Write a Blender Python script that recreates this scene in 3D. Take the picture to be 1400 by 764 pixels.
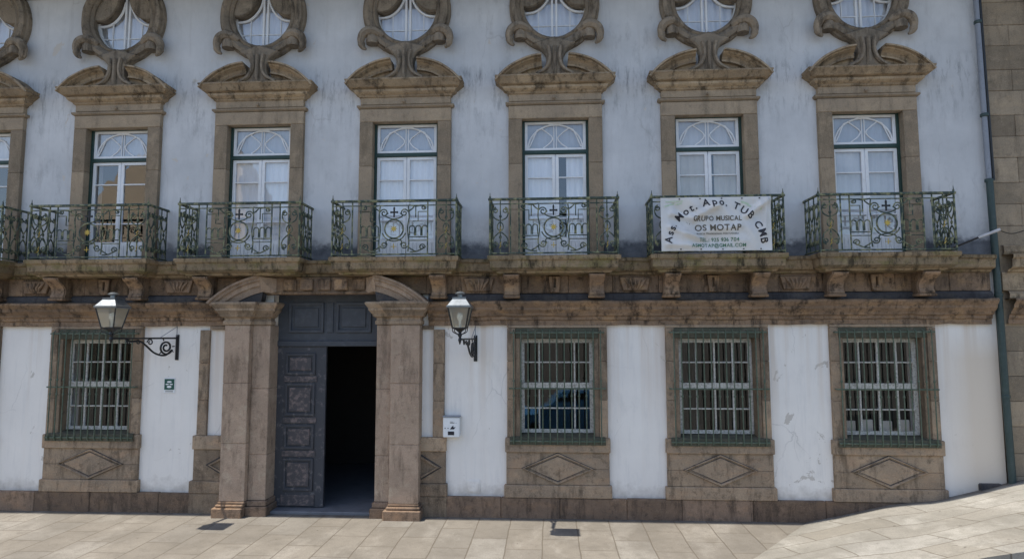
import bpy, bmesh, math, random
from mathutils import Vector, Matrix, noise
random.seed(7)
PI = math.pi
for o in list(bpy.data.objects): bpy.data.objects.remove(o)
scene = bpy.context.scene
COL = scene.collection

# ------------------------------------------------------------------ camera
F_PX, PITCH, YAW, ROLL = 863.53, math.radians(4.9805), math.radians(-3.4049), math.radians(-0.1154)
CAM = Vector((0, -10.7376, 3.0))
fw = Vector((math.sin(YAW)*math.cos(PITCH), math.cos(YAW)*math.cos(PITCH), math.sin(PITCH)))
rt0 = Vector((math.cos(YAW), -math.sin(YAW), 0)); up0 = rt0.cross(fw)
rt = math.cos(ROLL)*rt0 + math.sin(ROLL)*up0
up = -math.sin(ROLL)*rt0 + math.cos(ROLL)*up0
cam_d = bpy.data.cameras.new('camera'); cam = bpy.data.objects.new('camera', cam_d); COL.objects.link(cam)
cam_d.sensor_width = 36; cam_d.lens = F_PX/1400*36; cam_d.clip_start = .05; cam_d.clip_end = 2000
M = Matrix.Identity(4)
for i in range(3):
    M[i][0] = rt[i]; M[i][1] = up[i]; M[i][2] = -fw[i]; M[i][3] = CAM[i]
cam.matrix_world = M
scene.camera = cam

# ------------------------------------------------------------------ sky, sun, exposure
SUN_DIR = Vector((1.60, .40, -3.40)).normalized()          # the way the light travels
world = bpy.data.worlds.new('World'); scene.world = world; world.use_nodes = True
wn = world.node_tree.nodes; wl = world.node_tree.links
bg = wn['Background']; bg.inputs[1].default_value = .12
sky = wn.new('ShaderNodeTexSky'); sky.sky_type = 'NISHITA'; sky.sun_disc = False
to_sun = -SUN_DIR
sky.sun_elevation = math.asin(to_sun.z); sky.sun_rotation = math.atan2(to_sun.x, to_sun.y)
sky.air_density = 1.0; sky.dust_density = 1.3; sky.ozone_density = 1.2
wl.new(sky.outputs[0], bg.inputs[0])
sun_d = bpy.data.lights.new('sun', 'SUN'); sun_d.energy = 3.9; sun_d.angle = math.radians(.5); sun_d.color = (1, .92, .79)
sun = bpy.data.objects.new('sun', sun_d); COL.objects.link(sun)
sun.rotation_euler = SUN_DIR.to_track_quat('-Z', 'Y').to_euler(); sun.location = (-8, -6, 25)
vs = scene.view_settings
vs.view_transform = 'Standard'; vs.look = 'None'; vs.gamma = 1; vs.use_curve_mapping = False
vs.exposure = 0.92

# ------------------------------------------------------------------ materials
def nodes_of(name):
    m = bpy.data.materials.new(name); m.use_nodes = True
    nt = m.node_tree
    return m, nt.nodes, nt.links, nt.nodes['Principled BSDF']

class G:
    """small node graph helper"""
    def __init__(s, name):
        s.m, s.n, s.l, s.b = nodes_of(name)
        geo = s.n.new('ShaderNodeNewGeometry'); s.pos = geo.outputs['Position']; s.island = geo.outputs['Random Per Island']
    def put(s, sock, v):
        if hasattr(v, 'links') or isinstance(v, bpy.types.NodeSocket): s.l.new(v, sock)
        else:
            if isinstance(v, (tuple, list)) and len(v) == 3 and sock.type == 'RGBA': v = (*v, 1)
            sock.default_value = v
    def scale(s, sx, sy, sz, loc=(0, 0, 0), rot=(0, 0, 0)):
        k = s.n.new('ShaderNodeMapping'); s.l.new(s.pos, k.inputs[0])
        k.inputs[3].default_value = (sx, sy, sz); k.inputs[1].default_value = loc; k.inputs[2].default_value = rot
        return k.outputs[0]
    def noise(s, scale, detail=4, rough=.55, vec=None, dist=0):
        k = s.n.new('ShaderNodeTexNoise'); s.l.new(vec or s.pos, k.inputs['Vector'])
        k.inputs['Scale'].default_value = scale; k.inputs['Detail'].default_value = detail
        k.inputs['Roughness'].default_value = rough; k.inputs['Distortion'].default_value = dist
        return k.outputs[0]
    def ramp(s, v, a, b, lo=0., hi=1.):
        k = s.n.new('ShaderNodeMapRange'); k.clamp = True
        s.put(k.inputs[0], v); k.inputs[1].default_value = a; k.inputs[2].default_value = b
        k.inputs[3].default_value = lo; k.inputs[4].default_value = hi
        return k.outputs[0]
    def math(s, op, a, b=0.):
        k = s.n.new('ShaderNodeMath'); k.operation = op; s.put(k.inputs[0], a); s.put(k.inputs[1], b)
        return k.outputs[0]
    def mix(s, f, a, b, blend='MIX'):
        k = s.n.new('ShaderNodeMix'); k.data_type = 'RGBA'; k.blend_type = blend
        s.put(k.inputs['Factor'], f); s.put(k.inputs[6], a); s.put(k.inputs[7], b)
        return k.outputs[2]
    def sep(s):
        k = s.n.new('ShaderNodeSeparateXYZ'); s.l.new(s.pos, k.inputs[0]); return k.outputs
    def bump(s, h, strength=.3, dist=.01):
        k = s.n.new('ShaderNodeBump'); s.put(k.inputs['Height'], h)
        k.inputs['Strength'].default_value = strength; k.inputs['Distance'].default_value = dist
        s.l.new(k.outputs[0], s.b.inputs['Normal'])
    def done(s, col, rough=.85, spec=.3):
        s.put(s.b.inputs['Base Color'], col); s.put(s.b.inputs['Roughness'], rough)
        s.b.inputs['Specular IOR Level'].default_value = spec
        return s.m

def stone(name, a, b, stain=(.05, .04, .03), stain_amt=.5, tint=None, tint_amt=.4, bump=.35):
    g = G(name)
    big = g.noise(1.3, 6, .65, g.scale(1, 1, 1.3, (4, 1, 2))); fine = g.noise(48, 4, .7); mid = g.noise(8, 8, .72)
    c = g.mix(g.ramp(big, .38, .62), a, b)
    if tint: c = g.mix(g.math('MULTIPLY', g.ramp(g.noise(2.4, 7, .68, g.scale(1, 1, 2.2, (7, 3, 1))), .50, .62), tint_amt), c, tint)
    k_ = g.ramp(g.island, 0, 1, .72, 1.25); vm = g.n.new('ShaderNodeVectorMath'); vm.operation = 'SCALE'; g.l.new(c, vm.inputs[0]); g.l.new(k_, vm.inputs['Scale']); c = vm.outputs[0]
    # paler, rain-washed faces of single stones
    c = g.mix(g.ramp(g.noise(2.9, 6, .7, g.scale(1, 1, 1, (2, 8, 3))), .54, .68, 0, .45), c, tuple(min(.6, v*1.5) for v in a))
    streak = g.noise(2.6, 7, .72, g.scale(2.4, 2.4, .5))
    c = g.mix(g.math('MULTIPLY', g.ramp(streak, .51, .64), stain_amt), c, stain)
    c = g.mix(g.math('MULTIPLY', g.ramp(mid, .53, .66), stain_amt*.85), c, stain)
    c = g.mix(g.ramp(fine, .35, .65, .0, .32), c, (a[0]*.4, a[1]*.4, a[2]*.4))
    sp = g.noise(120, 2, .5)
    c = g.mix(g.ramp(sp, .58, .70, 0, .4), c, (a[0]*1.6, a[1]*1.6, a[2]*1.6))
    pit = g.n.new('ShaderNodeTexVoronoi'); g.l.new(g.pos, pit.inputs['Vector']); pit.inputs['Scale'].default_value = 34
    h = g.math('ADD', g.math('MULTIPLY', mid, .8), g.math('MULTIPLY', fine, .45)); h = g.math('ADD', h, g.math('MULTIPLY', g.ramp(pit.outputs['Distance'], 0, .35), .25))
    g.bump(h, bump*1.3, .016)
    return g.done(c, .9, .2)

M_ = {}
M_['pale_stone'] = stone('granite_pale', (.46, .345, .255), (.36, .268, .198), (.11, .08, .056), .55, (.48, .34, .25), .45)
M_['tan_stone'] = stone('granite_tan', (.365, .275, .19), (.265, .205, .15), (.06, .046, .034), .65, (.43, .285, .18), .5, .5)
M_['jamb_stone'] = stone('granite_grey_tan', (.355, .275, .19), (.28, .222, .16), (.105, .085, .06), .42)
M_['hood_stone'] = stone('granite_weathered', (.40, .305, .20), (.27, .205, .14), (.026, .022, .018), .8, (.46, .37, .26), .5, .5)
M_['oval_stone'] = stone('granite_dark', (.29, .235, .175), (.20, .168, .13), (.05, .042, .034), .8, (.33, .27, .20), .4, .6)
M_['cornice_stone'] = stone('granite_rusty', (.30, .205, .135), (.19, .135, .095), (.028, .022, .018), .95, (.44, .28, .145), .5, .8)
M_['ledge_stone'] = stone('granite_mossy', (.29, .215, .135), (.18, .14, .09), (.030, .026, .018), .97, (.17, .15, .055), .75, .8)
M_['dark_stone'] = stone('granite_black_crust', (.075, .072, .075), (.06, .058, .062), (.022, .022, .026), .7, (.13, .11, .09), .5, .5)
M_['plinth_stone'] = stone('granite_plinth', (.26, .18, .125), (.175, .128, .095), (.046, .037, .03), .7, (.32, .20, .12), .45, .5)
M_['ashlar'] = stone('granite_ashlar', (.33, .265, .19), (.27, .22, .16), (.11, .085, .062), .45, (.38, .29, .19), .4)

def plaster():
    g = G('whitewashed_plaster')
    x, y, z = g.sep()
    base = g.mix(g.ramp(g.noise(1.1, 5, .6), .3, .7), (.83, .80, .755), (.75, .725, .69))
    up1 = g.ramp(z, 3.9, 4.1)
    base = g.mix(up1, base, g.mix(g.ramp(g.noise(.8, 6, .65), .36, .64), (.62, .625, .63), (.49, .50, .51)))  # upper storey coloured darker and greyer for its dimmer light and its dirt
    # long rain streaks, stronger up on the first floor
    st = g.noise(4.0, 6, .7, g.scale(2.6, 1, .22))
    hi = g.ramp(z, 3.2, 4.6, .30, .85)
    base = g.mix(g.math('MULTIPLY', g.ramp(st, .52, .74), hi), base, (.50, .50, .50))
    mo = g.noise(3.2, 8, .74, g.scale(1.5, 1, .6))
    base = g.mix(g.math('MULTIPLY', g.math('MULTIPLY', g.ramp(mo, .52, .72), hi), g.ramp(g.noise(.7, 3, .5), .42, .62, .15, .85)), base, (.27, .275, .28))
    # peeled spots, bare grey render
    pl = g.noise(3.4, 7, .62, g.scale(1, 1, .8, (3, 0, 5)), .6)
    zone = g.math('MULTIPLY', g.ramp(x, 3.2, 3.7), g.ramp(x, 4.6, 4.8, 1, 0)); zone = g.math('MULTIPLY', zone, g.ramp(z, 2.3, 2.9, 1, 0))
    thr = g.math('SUBTRACT', pl, g.math('SUBTRACT', .665, g.math('MULTIPLY', zone, .06)))
    base = g.mix(g.ramp(thr, 0, .008), base, (.55, .515, .47))
    # hairline cracks
    cr = g.n.new('ShaderNodeTexVoronoi'); cr.feature = 'DISTANCE_TO_EDGE'; cr.inputs['Scale'].default_value = .9
    wv = g.n.new('ShaderNodeMix'); wv.data_type = 'VECTOR'; wv.inputs['Factor'].default_value = .16; nc = g.n.new('ShaderNodeTexNoise'); nc.inputs['Scale'].default_value = 3; nc.inputs['Detail'].default_value = 5
    g.l.new(g.pos, nc.inputs['Vector']); g.l.new(g.scale(1, 0, .55), wv.inputs[4]); g.l.new(nc.outputs['Color'], wv.inputs[5]); g.l.new(wv.outputs[1], cr.inputs['Vector'])
    cm = g.math('MULTIPLY', g.ramp(cr.outputs['Distance'], .001, .005, 1, 0), g.ramp(g.noise(.9, 2), .50, .60))
    base = g.mix(g.math('MULTIPLY', cm, .3), base, (.30, .29, .28))
    # yellow-brown rain stains below the cornice
    sx = g.noise(3.3, 3, .5, g.scale(1.6, 1, .06, (1, 0, 0)))
    low = g.math('MULTIPLY', g.ramp(z, 1.4, 3.1, .1, 1), g.ramp(z, 3.2, 3.25, 1, 0))
    base = g.mix(g.math('MULTIPLY', g.math('MULTIPLY', g.ramp(sx, .50, .66), low), .7), base, (.62, .53, .44))
    # black mould growing up from the ledge and the eroded foot of the wall
    mn = g.math('ADD', g.ramp(z, 4.40, 4.78, 1, 0), g.math('MULTIPLY', g.math('SUBTRACT', g.noise(5, 6, .65), .5), 1.1))
    up_ = g.math('MULTIPLY', g.ramp(mn, .45, .75), g.ramp(z, 4.0, 4.05))
    base = g.mix(g.math('MULTIPLY', up_, .97), base, (.035, .04, .05))
    m2 = g.math('ADD', g.ramp(z, 4.3, 5.3, 1, 0), g.math('MULTIPLY', g.math('SUBTRACT', g.noise(3, 7, .7), .5), 1.6))
    base = g.mix(g.math('MULTIPLY', g.math('MULTIPLY', g.ramp(m2, .5, 1.05), g.ramp(z, 4.0, 4.05)), .7), base, (.22, .23, .25))
    ft = g.math('ADD', g.ramp(z, .3, .75, 1, 0), g.math('MULTIPLY', g.math('SUBTRACT', g.noise(6, 6, .6), .5), 1.5))
    base = g.mix(g.math('MULTIPLY', g.ramp(ft, .42, 1.1), .7), base, (.40, .37, .33))
    rx = g.math('MULTIPLY', g.ramp(x, 6.2, 6.8), g.ramp(z, 2.6, 3.1, 1, 0))
    base = g.mix(g.math('MULTIPLY', rx, .9), base, (.64, .555, .455))
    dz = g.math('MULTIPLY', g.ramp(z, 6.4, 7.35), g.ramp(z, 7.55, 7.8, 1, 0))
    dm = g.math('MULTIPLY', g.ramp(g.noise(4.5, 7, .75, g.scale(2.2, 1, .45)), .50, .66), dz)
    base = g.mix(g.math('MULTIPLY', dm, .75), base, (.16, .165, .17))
    fine = g.noise(40, 4, .6)
    g.bump(g.math('ADD', g.math('MULTIPLY', g.noise(6, 5, .6), .8), g.math('MULTIPLY', fine, .25)), .25, .012)
    return g.done(base, .92, .15)
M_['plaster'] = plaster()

def painted(name, col, worn=None, amt=.4, rough=.45, metallic=0, scale=14, lo=.5, hi=.68):
    g = G(name)
    c = g.mix(g.ramp(g.noise(3, 4), .3, .7, 0, .35), col, tuple(v*.7 for v in col))
    if worn: c = g.mix(g.math('MULTIPLY', g.ramp(g.noise(scale, 6, .65), lo, hi), amt), c, worn)
    g.bump(g.noise(30, 4), .12, .004)
    g.b.inputs['Metallic'].default_value = metallic
    return g.done(c, rough, .4)
M_['white_paint'] = painted('white_gloss_paint', (.80, .81, .82), (.55, .55, .54), .3)
M_['old_white_paint'] = painted('flaking_white_paint', (.60, .59, .54), (.24, .22, .19), .8, .7, scale=30, lo=.46, hi=.62)
M_['green_paint'] = painted('dark_green_paint', (.020, .050, .042), (.05, .08, .07), .5)
M_['rail_paint'] = painted('green_iron', (.034, .054, .044), (.25, .25, .13), .85, .5, 0, 14, .47, .60)
M_['grille_paint'] = painted('grey_green_iron', (.080, .112, .078), (.20, .20, .15), .6, .55, 0, 22)
M_['moss_stone'] = painted('green_stained_lintel', (.080, .082, .058), (.16, .14, .105), .65, .85, 0, 9, .48, .66)
M_['gold'] = painted('worn_gilding', (.50, .36, .08), (.16, .13, .06), .5, .4, .4, 30)
M_['black_iron'] = painted('black_iron', (.014, .015, .017), (.04, .04, .04), .4, .4)
M_['zinc'] = painted('lantern_zinc', (.20, .225, .25), (.10, .11, .12), .6, .32, .7)
M_['blue_wood'] = painted('blue_black_door', (.056, .063, .076), (.10, .11, .125), .55, .6, 0, 8, .5, .72)
M_['worn_wood'] = painted('worn_door_panel', (.075, .070, .074), (.24, .185, .17), .75, .8, 0, 13, .47, .66)
M_['worn_blue_wood'] = painted('worn_blue_door', (.055, .058, .067), (.21, .19, .185), .7, .7, 0, 9, .55, .70)
M_['pipe_grey'] = painted('grey_blue_pipe', (.24, .26, .30), (.12, .13, .15), .4)
M_['pipe_green'] = painted('green_pipe', (.035, .060, .058), (.08, .10, .10), .4)
M_['white_plastic'] = painted('white_plastic', (.78, .80, .81), (.6, .62, .62), .3, .4)
M_['sign_green'] = painted('sign_green', (.015, .085, .065), None)
M_['ink'] = painted('ink', (.022, .022, .03), None, rough=.6)
M_['ink_brown'] = painted('ink_brown', (.10, .085, .06), None, rough=.6)
M_['ink_grey'] = painted('ink_grey', (.14, .14, .13), None, rough=.6)
M_['ink_green'] = painted('ink_green', (.07, .17, .10), None, rough=.6)
M_['vinyl'] = painted('banner_vinyl', (.64, .635, .62), (.50, .495, .475), .6, .26, 0, 3)
M_['vinyl_stain'] = painted('banner_print', (.45, .58, .42), (.7, .72, .62), .8, .5, 0, 40)
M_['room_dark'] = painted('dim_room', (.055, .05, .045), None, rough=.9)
M_['hall_floor'] = painted('hall_floor', (.16, .17, .19), (.08, .08, .09), .5, .5, 0, 5)
M_['car_blue'] = painted('blue_car_paint', (.14, .46, .95), None, rough=.15)
M_['tyre'] = painted('tyre', (.02, .02, .02), None, rough=.8)
M_['house_tan'] = painted('tan_render', (.74, .57, .36), (.66, .50, .31), .5, .9, 0, 1)
M_['roof_tile'] = painted('roof_tile', (.54, .43, .30), (.46, .355, .24), .5, .9, 0, 2)
M_['leaf'] = painted('weed_leaf', (.06, .10, .03), (.10, .12, .04), .5, .7)

def cloth(name, col, col2):
    g = G(name)
    c = g.mix(g.ramp(g.noise(2.2, 4), .35, .65), col, col2)
    w = g.noise(6, 4, .6, g.scale(3, 1, .25))
    c = g.mix(g.ramp(w, .5, .7, 0, .25), c, tuple(v*.6 for v in col))
    tr = g.n.new('ShaderNodeBsdfTranslucent'); g.put(tr.inputs[0], c)
    mx = g.n.new('ShaderNodeMixShader'); mx.inputs[0].default_value = .12
    out = g.n['Material Output']
    g.l.new(g.b.outputs[0], mx.inputs[1]); g.l.new(tr.outputs[0], mx.inputs[2]); g.l.new(mx.outputs[0], out.inputs[0])
    return g.done(c, .9, .1)
M_['curtain_white'] = cloth('white_curtain', (.88, .89, .92), (.82, .84, .88))
M_['curtain_grey'] = cloth('lace_curtain', (.66, .66, .67), (.52, .52, .54))
M_['curtain_fan'] = cloth('fanlight_blind', (.52, .55, .60), (.44, .46, .50))
M_['curtain_beige'] = cloth('beige_curtain', (.52, .47, .40), (.62, .59, .54))
M_['curtain_dim'] = cloth('dim_curtain', (.032, .038, .032), (.012, .014, .013))

def glass(name, boost=.08, rough=.015, tint=(1, 1, 1), wav=.05):
    m, n, l, b = nodes_of(name); n.remove(b)
    t = n.new('ShaderNodeBsdfTransparent'); t.inputs[0].default_value = (*tint, 1)
    gl = n.new('ShaderNodeBsdfGlossy'); gl.inputs['Roughness'].default_value = rough
    lw = n.new('ShaderNodeLayerWeight'); lw.inputs[0].default_value = .5
    p5 = n.new('ShaderNodeMath'); p5.operation = 'POWER'; l.new(lw.outputs['Facing'], p5.inputs[0]); p5.inputs[1].default_value = 5
    fr = n.new('ShaderNodeMapRange'); l.new(p5.outputs[0], fr.inputs[0]); fr.inputs[3].default_value = boost; fr.inputs[4].default_value = 1
    mx = n.new('ShaderNodeMixShader'); geo = n.new('ShaderNodeNewGeometry')
    nz = n.new('ShaderNodeTexNoise'); nz.inputs['Scale'].default_value = 3.2; nz.inputs['Detail'].default_value = 1
    bp = n.new('ShaderNodeBump'); bp.inputs['Strength'].default_value = wav; bp.inputs['Distance'].default_value = .02
    l.new(geo.outputs['Position'], nz.inputs['Vector']); l.new(nz.outputs[0], bp.inputs['Height']); l.new(bp.outputs[0], gl.inputs['Normal'])
    l.new(fr.outputs[0], mx.inputs[0]); l.new(t.outputs[0], mx.inputs[1]); l.new(gl.outputs[0], mx.inputs[2])
    l.new(mx.outputs[0], n['Material Output'].inputs[0])
    return m
M_['glass'] = glass('window_glass', .19, wav=.09)
M_['dark_glass'] = glass('old_window_glass', .062, wav=.12)
def frosted():
    m, n, l, b_ = nodes_of('lantern_glass'); b_.inputs['Base Color'].default_value = (.62, .60, .52, 1); b_.inputs['Roughness'].default_value = .35
    t = n.new('ShaderNodeBsdfTransparent'); t.inputs[0].default_value = (.93, .92, .86, 1)
    tl = n.new('ShaderNodeBsdfTranslucent'); tl.inputs[0].default_value = (.75, .73, .64, 1)
    m1 = n.new('ShaderNodeMixShader'); m1.inputs[0].default_value = .5; m2 = n.new('ShaderNodeMixShader'); m2.inputs[0].default_value = .36
    l.new(b_.outputs[0], m1.inputs[1]); l.new(tl.outputs[0], m1.inputs[2]); l.new(t.outputs[0], m2.inputs[1]); l.new(m1.outputs[0], m2.inputs[2])
    l.new(m2.outputs[0], n['Material Output'].inputs[0]); return m
M_['lamp_glass'] = frosted()
def bulb():
    g = G('bulb'); g.b.inputs['Roughness'].default_value = .2
    return g.done((.95, .94, .88), .2, .5)
M_['bulb'] = bulb()

def paving(name, rot, bw, bh, off, cols, mortar, loc=(0, 0, 0)):
    g = G(name)
    v = g.scale(1, 1, 1, loc, (0, 0, rot))
    # a little waviness so that joints are not ruler straight
    k = g.n.new('ShaderNodeTexBrick'); k.offset = off; k.offset_frequency = 2
    wob = g.n.new('ShaderNodeTexNoise'); g.l.new(g.pos, wob.inputs['Vector']); wob.inputs['Scale'].default_value = 1.4
    add = g.n.new('ShaderNodeMix'); add.data_type = 'VECTOR'; add.inputs['Factor'].default_value = .045
    g.l.new(v, add.inputs[4]); g.l.new(wob.outputs['Color'], add.inputs[5])
    g.l.new(add.outputs[1], k.inputs['Vector'])
    k.inputs['Scale'].default_value = 1; k.inputs['Brick Width'].default_value = bw; k.inputs['Row Height'].default_value = bh
    k.inputs['Mortar Size'].default_value = .010; k.inputs['Mortar Smooth'].default_value = .4; k.inputs['Bias'].default_value = 0
    k.inputs['Color1'].default_value = (0, 0, 0, 1); k.inputs['Color2'].default_value = (1, 1, 1, 1); k.inputs['Mortar'].default_value = (.5, .5, .5, 1)
    cr = g.n.new('ShaderNodeValToRGB'); g.l.new(k.outputs['Color'], cr.inputs[0])
    el = cr.color_ramp.elements
    while len(el) < len(cols): el.new(.5)
    for i, c in enumerate(cols): el[i].position = i/(len(cols)-1); el[i].color = (*c, 1)
    c = cr.outputs[0]
    c = g.mix(g.ramp(g.noise(1.3, 6, .68, g.scale(1, .45, 1)), .52, .60, 0, .32), c, tuple(min(.5, v_*1.45) for v_ in cols[3]))
    c = g.mix(g.ramp(g.noise(.9, 6, .65), .42, .62, 0, .6), c, tuple(v_*.62 for v_ in cols[0]))
    c = g.mix(g.ramp(g.noise(6, 8, .8), .50, .66, 0, .6), c, tuple(v_*.6 for v_ in cols[0]))
    c = g.mix(g.ramp(g.noise(55, 4, .75), .40, .66, 0, .5), c, tuple(v_*.55 for v_ in cols[0]))
    c = g.mix(g.ramp(g.noise(150, 2, .5), .6, .72, 0, .3), c, tuple(v_*1.5 for v_ in cols[0]))
    c = g.mix(g.math('MULTIPLY', k.outputs['Fac'], .8), c, mortar)
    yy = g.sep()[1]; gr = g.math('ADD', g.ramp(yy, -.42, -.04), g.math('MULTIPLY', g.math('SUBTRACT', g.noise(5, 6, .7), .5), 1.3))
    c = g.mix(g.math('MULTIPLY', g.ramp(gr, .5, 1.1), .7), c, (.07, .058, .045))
    sp_ = g.noise(11, 2, .5); c = g.mix(g.ramp(sp_, .73, .75, 0, .6), c, (.06, .052, .045))
    h = g.math('ADD', g.math('MULTIPLY', k.outputs['Fac'], -1.2), g.math('MULTIPLY', g.noise(12, 5, .6), .5))
    g.bump(h, .5, .012)
    return g.done(c, .85, .25)
M_['paving'] = paving('granite_slabs', PI/2, .86, .50, .5, [(.198, .180, .155), (.225, .206, .178), (.18, .165, .144), (.25, .238, .216)], (.105, .09, .072), (.2, .1, 0))
M_['ramp_paving'] = paving('pale_granite_slabs', math.radians(-4), 1.15, .52, .4, [(.245, .235, .21), (.295, .287, .265), (.225, .21, .182), (.335, .33, .312)], (.10, .085, .065))
M_['asphalt'] = painted('asphalt', (.05, .048, .046), (.08, .075, .07), .4, .9, 0, 40)

# ------------------------------------------------------------------ mesh helpers
# points on the facade are written (x, d, z): d is how far a point stands out from the white wall, y = -d
def P3(x, d, z): return (x, -d, z)

def bx(bm, x0, x1, d0, d1, z0, z1, bev=.006):
    v = [bm.verts.new(P3(x, d, z)) for x in (x0, x1) for d in (d0, d1) for z in (z0, z1)]
    idx = [(0, 1, 3, 2), (4, 6, 7, 5), (0, 4, 5, 1), (2, 3, 7, 6), (0, 2, 6, 4), (1, 5, 7, 3)]
    fs = [bm.faces.new([v[i] for i in f]) for f in idx]
    if bev:
        es = list({e for f in fs for e in f.edges})
        bmesh.ops.bevel(bm, geom=es, offset=min(bev, .3*min(abs(x1-x0), abs(d1-d0), abs(z1-z0))), segments=1, affect='EDGES')

def tube(bm, pts, r, n=6, closed=False, flat=1.0):
    pts = [Vector(p) for p in pts]
    rings = []; m = len(pts)
    up_ = None
    for i, p in enumerate(pts):
        a = pts[(i-1) % m] if (closed or i) else p
        b = pts[(i+1) % m] if (closed or i < m-1) else p
        t = (b-a)
        if t.length < 1e-9: t = Vector((0, 0, 1))
        t.normalize()
        if up_ is None: up_ = Vector((0, 1, 0)) if abs(t.y) < .9 else Vector((1, 0, 0))
        s = t.cross(up_)
        if s.length < 1e-6: s = t.cross(Vector((1, 0, 0)))
        s.normalize(); u = s.cross(t).normalized(); up_ = u
        rr = r[i] if isinstance(r, (list, tuple)) else r
        rings.append([bm.verts.new(p + s*rr*math.cos(2*PI*k/n) + u*rr*flat*math.sin(2*PI*k/n)) for k in range(n)])
    for i in range(m if closed else m-1):
        A, B = rings[i], rings[(i+1) % m]
        for k in range(n): bm.faces.new((A[k], A[(k+1) % n], B[(k+1) % n], B[k]))
    if not closed:
        bm.faces.new(rings[0][::-1]); bm.faces.new(rings[-1])

def lathe(bm, c, prof, n=12, rot=0, sx=1.):
    rings = []
    for r, z in prof:
        rings.append([bm.verts.new((c[0]+r*sx*math.cos(rot+2*PI*k/n), c[1]+r*math.sin(rot+2*PI*k/n), c[2]+z)) for k in range(n)])
    for A, B in zip(rings, rings[1:]):
        for k in range(n): bm.faces.new((A[k], A[(k+1) % n], B[(k+1) % n], B[k]))
    bm.faces.new(rings[0][::-1]); bm.faces.new(rings[-1])

def jit(p, amt, f=5.):
    v = Vector(p)
    return (p[0], p[1]+amt*noise.noise(v*f), p[2]+amt*.7*noise.noise(v*f+Vector((9, 4, 2))))

def mould(bm, xl, xr, d0, prof, seg=.12, amt=.004, ends=True, back=-.02):
    """moulding [(p, z)...] run round the front and both sides of a block xl..xr standing d0 out of the wall"""
    n = max(2, int((xr-xl)/seg))
    rows = []
    for p, z in prof:
        row = []
        pe = p if ends else 0
        if ends: row.append(bm.verts.new(P3(xl-pe, back, z)))
        for i in range(n+1):
            x = xl-pe + (xr-xl+2*pe)*i/n
            row.append(bm.verts.new(jit(P3(x, d0+p, z), amt)))
        if ends: row.append(bm.verts.new(P3(xr+pe, back, z)))
        rows.append(row)
    for A, B in zip(rows, rows[1:]):
        for i in range(len(A)-1): bm.faces.new((A[i], A[i+1], B[i+1], B[i]))
    if ends:
        bm.faces.new(rows[0][::-1]); bm.faces.new(rows[-1])
    else:
        for row in (rows[0], rows[-1]):
            pts = [bm.verts.new((v.co.x, -back, v.co.z)) for v in row]
            for i in range(len(row)-1): bm.faces.new((row[i], row[i+1], pts[i+1], pts[i]))

def sweep(bm, path, prof, closed=False, amt=.003):
    """path [(x, z)] in the facade plane, prof [(n, d)] closed outline: n along the left normal, d out of the wall"""
    m = len(path); rings = []
    for i, (x, z) in enumerate(path):
        a = path[(i-1) % m] if (closed or i) else path[i]
        b = path[(i+1) % m] if (closed or i < m-1) else path[i]
        t = Vector((b[0]-a[0], b[1]-a[1])).normalized(); nx, nz = -t.y, t.x
        rings.append([bm.verts.new(jit(P3(x+nx*q, d, z+nz*q), amt)) for q, d in prof])
    k = len(prof)
    for i in range(m if closed else m-1):
        A, B = rings[i], rings[(i+1) % m]
        for j in range(k): bm.faces.new((A[j], A[(j+1) % k], B[(j+1) % k], B[j]))
    if not closed:
        bm.faces.new(rings[0][::-1]); bm.faces.new(rings[-1])

def plate(bm, loops, d0, d1, bev=0.):
    """flat shape with holes: loops [[(x, z)...]...], from d0 (back) to d1 (front)"""
    cu = bpy.data.curves.new('tmp', 'CURVE'); cu.dimensions = '2D'; cu.fill_mode = 'BOTH'
    cu.extrude = (d1-d0)/2 - bev; cu.bevel_depth = bev; cu.bevel_resolution = 0
    cu.offset = -bev
    for L in loops:
        s = cu.splines.new('POLY'); s.points.add(len(L)-1); s.use_cyclic_u = True
        for q, (x, z) in zip(s.points, L): q.co = (x, z, 0, 1)
    o = bpy.data.objects.new('tmp', cu); COL.objects.link(o)
    bpy.context.view_layer.update()
    dg = bpy.context.evaluated_depsgraph_get()
    me = bpy.data.meshes.new_from_object(o.evaluated_get(dg))
    me.transform(Matrix.Translation((0, -(d0+d1)/2, 0)) @ Matrix.Rotation(PI/2, 4, 'X'))
    bm.from_mesh(me)
    bpy.data.meshes.remove(me); bpy.data.objects.remove(o); bpy.data.curves.remove(cu)

def letters(s, size):
    """list of (verts 2D, faces, x offset, advance) for each letter of s in the built-in font"""
    out = []; x = 0
    for ch in s:
        if ch == ' ': x += size*.34; continue
        cu = bpy.data.curves.new('t', 'FONT'); cu.body = ch; cu.size = size; cu.offset = size*.02
        o = bpy.data.objects.new('t', cu); COL.objects.link(o); bpy.context.view_layer.update()
        me = bpy.data.meshes.new_from_object(o.evaluated_get(bpy.context.evaluated_depsgraph_get()))
        vs_ = [tuple(v.co[:2]) for v in me.vertices]; fs = [tuple(p.vertices) for p in me.polygons]
        w = max((v[0] for v in vs_), default=0) if vs_ else 0
        mn = min((v[0] for v in vs_), default=0) if vs_ else 0
        vs_ = [(a-mn, b) for a, b in vs_]
        out.append((vs_, fs, x, w-mn)); x += (w-mn) + size*.09
        bpy.data.meshes.remove(me); bpy.data.objects.remove(o); bpy.data.curves.remove(cu)
    return out, x - size*.09

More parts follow.
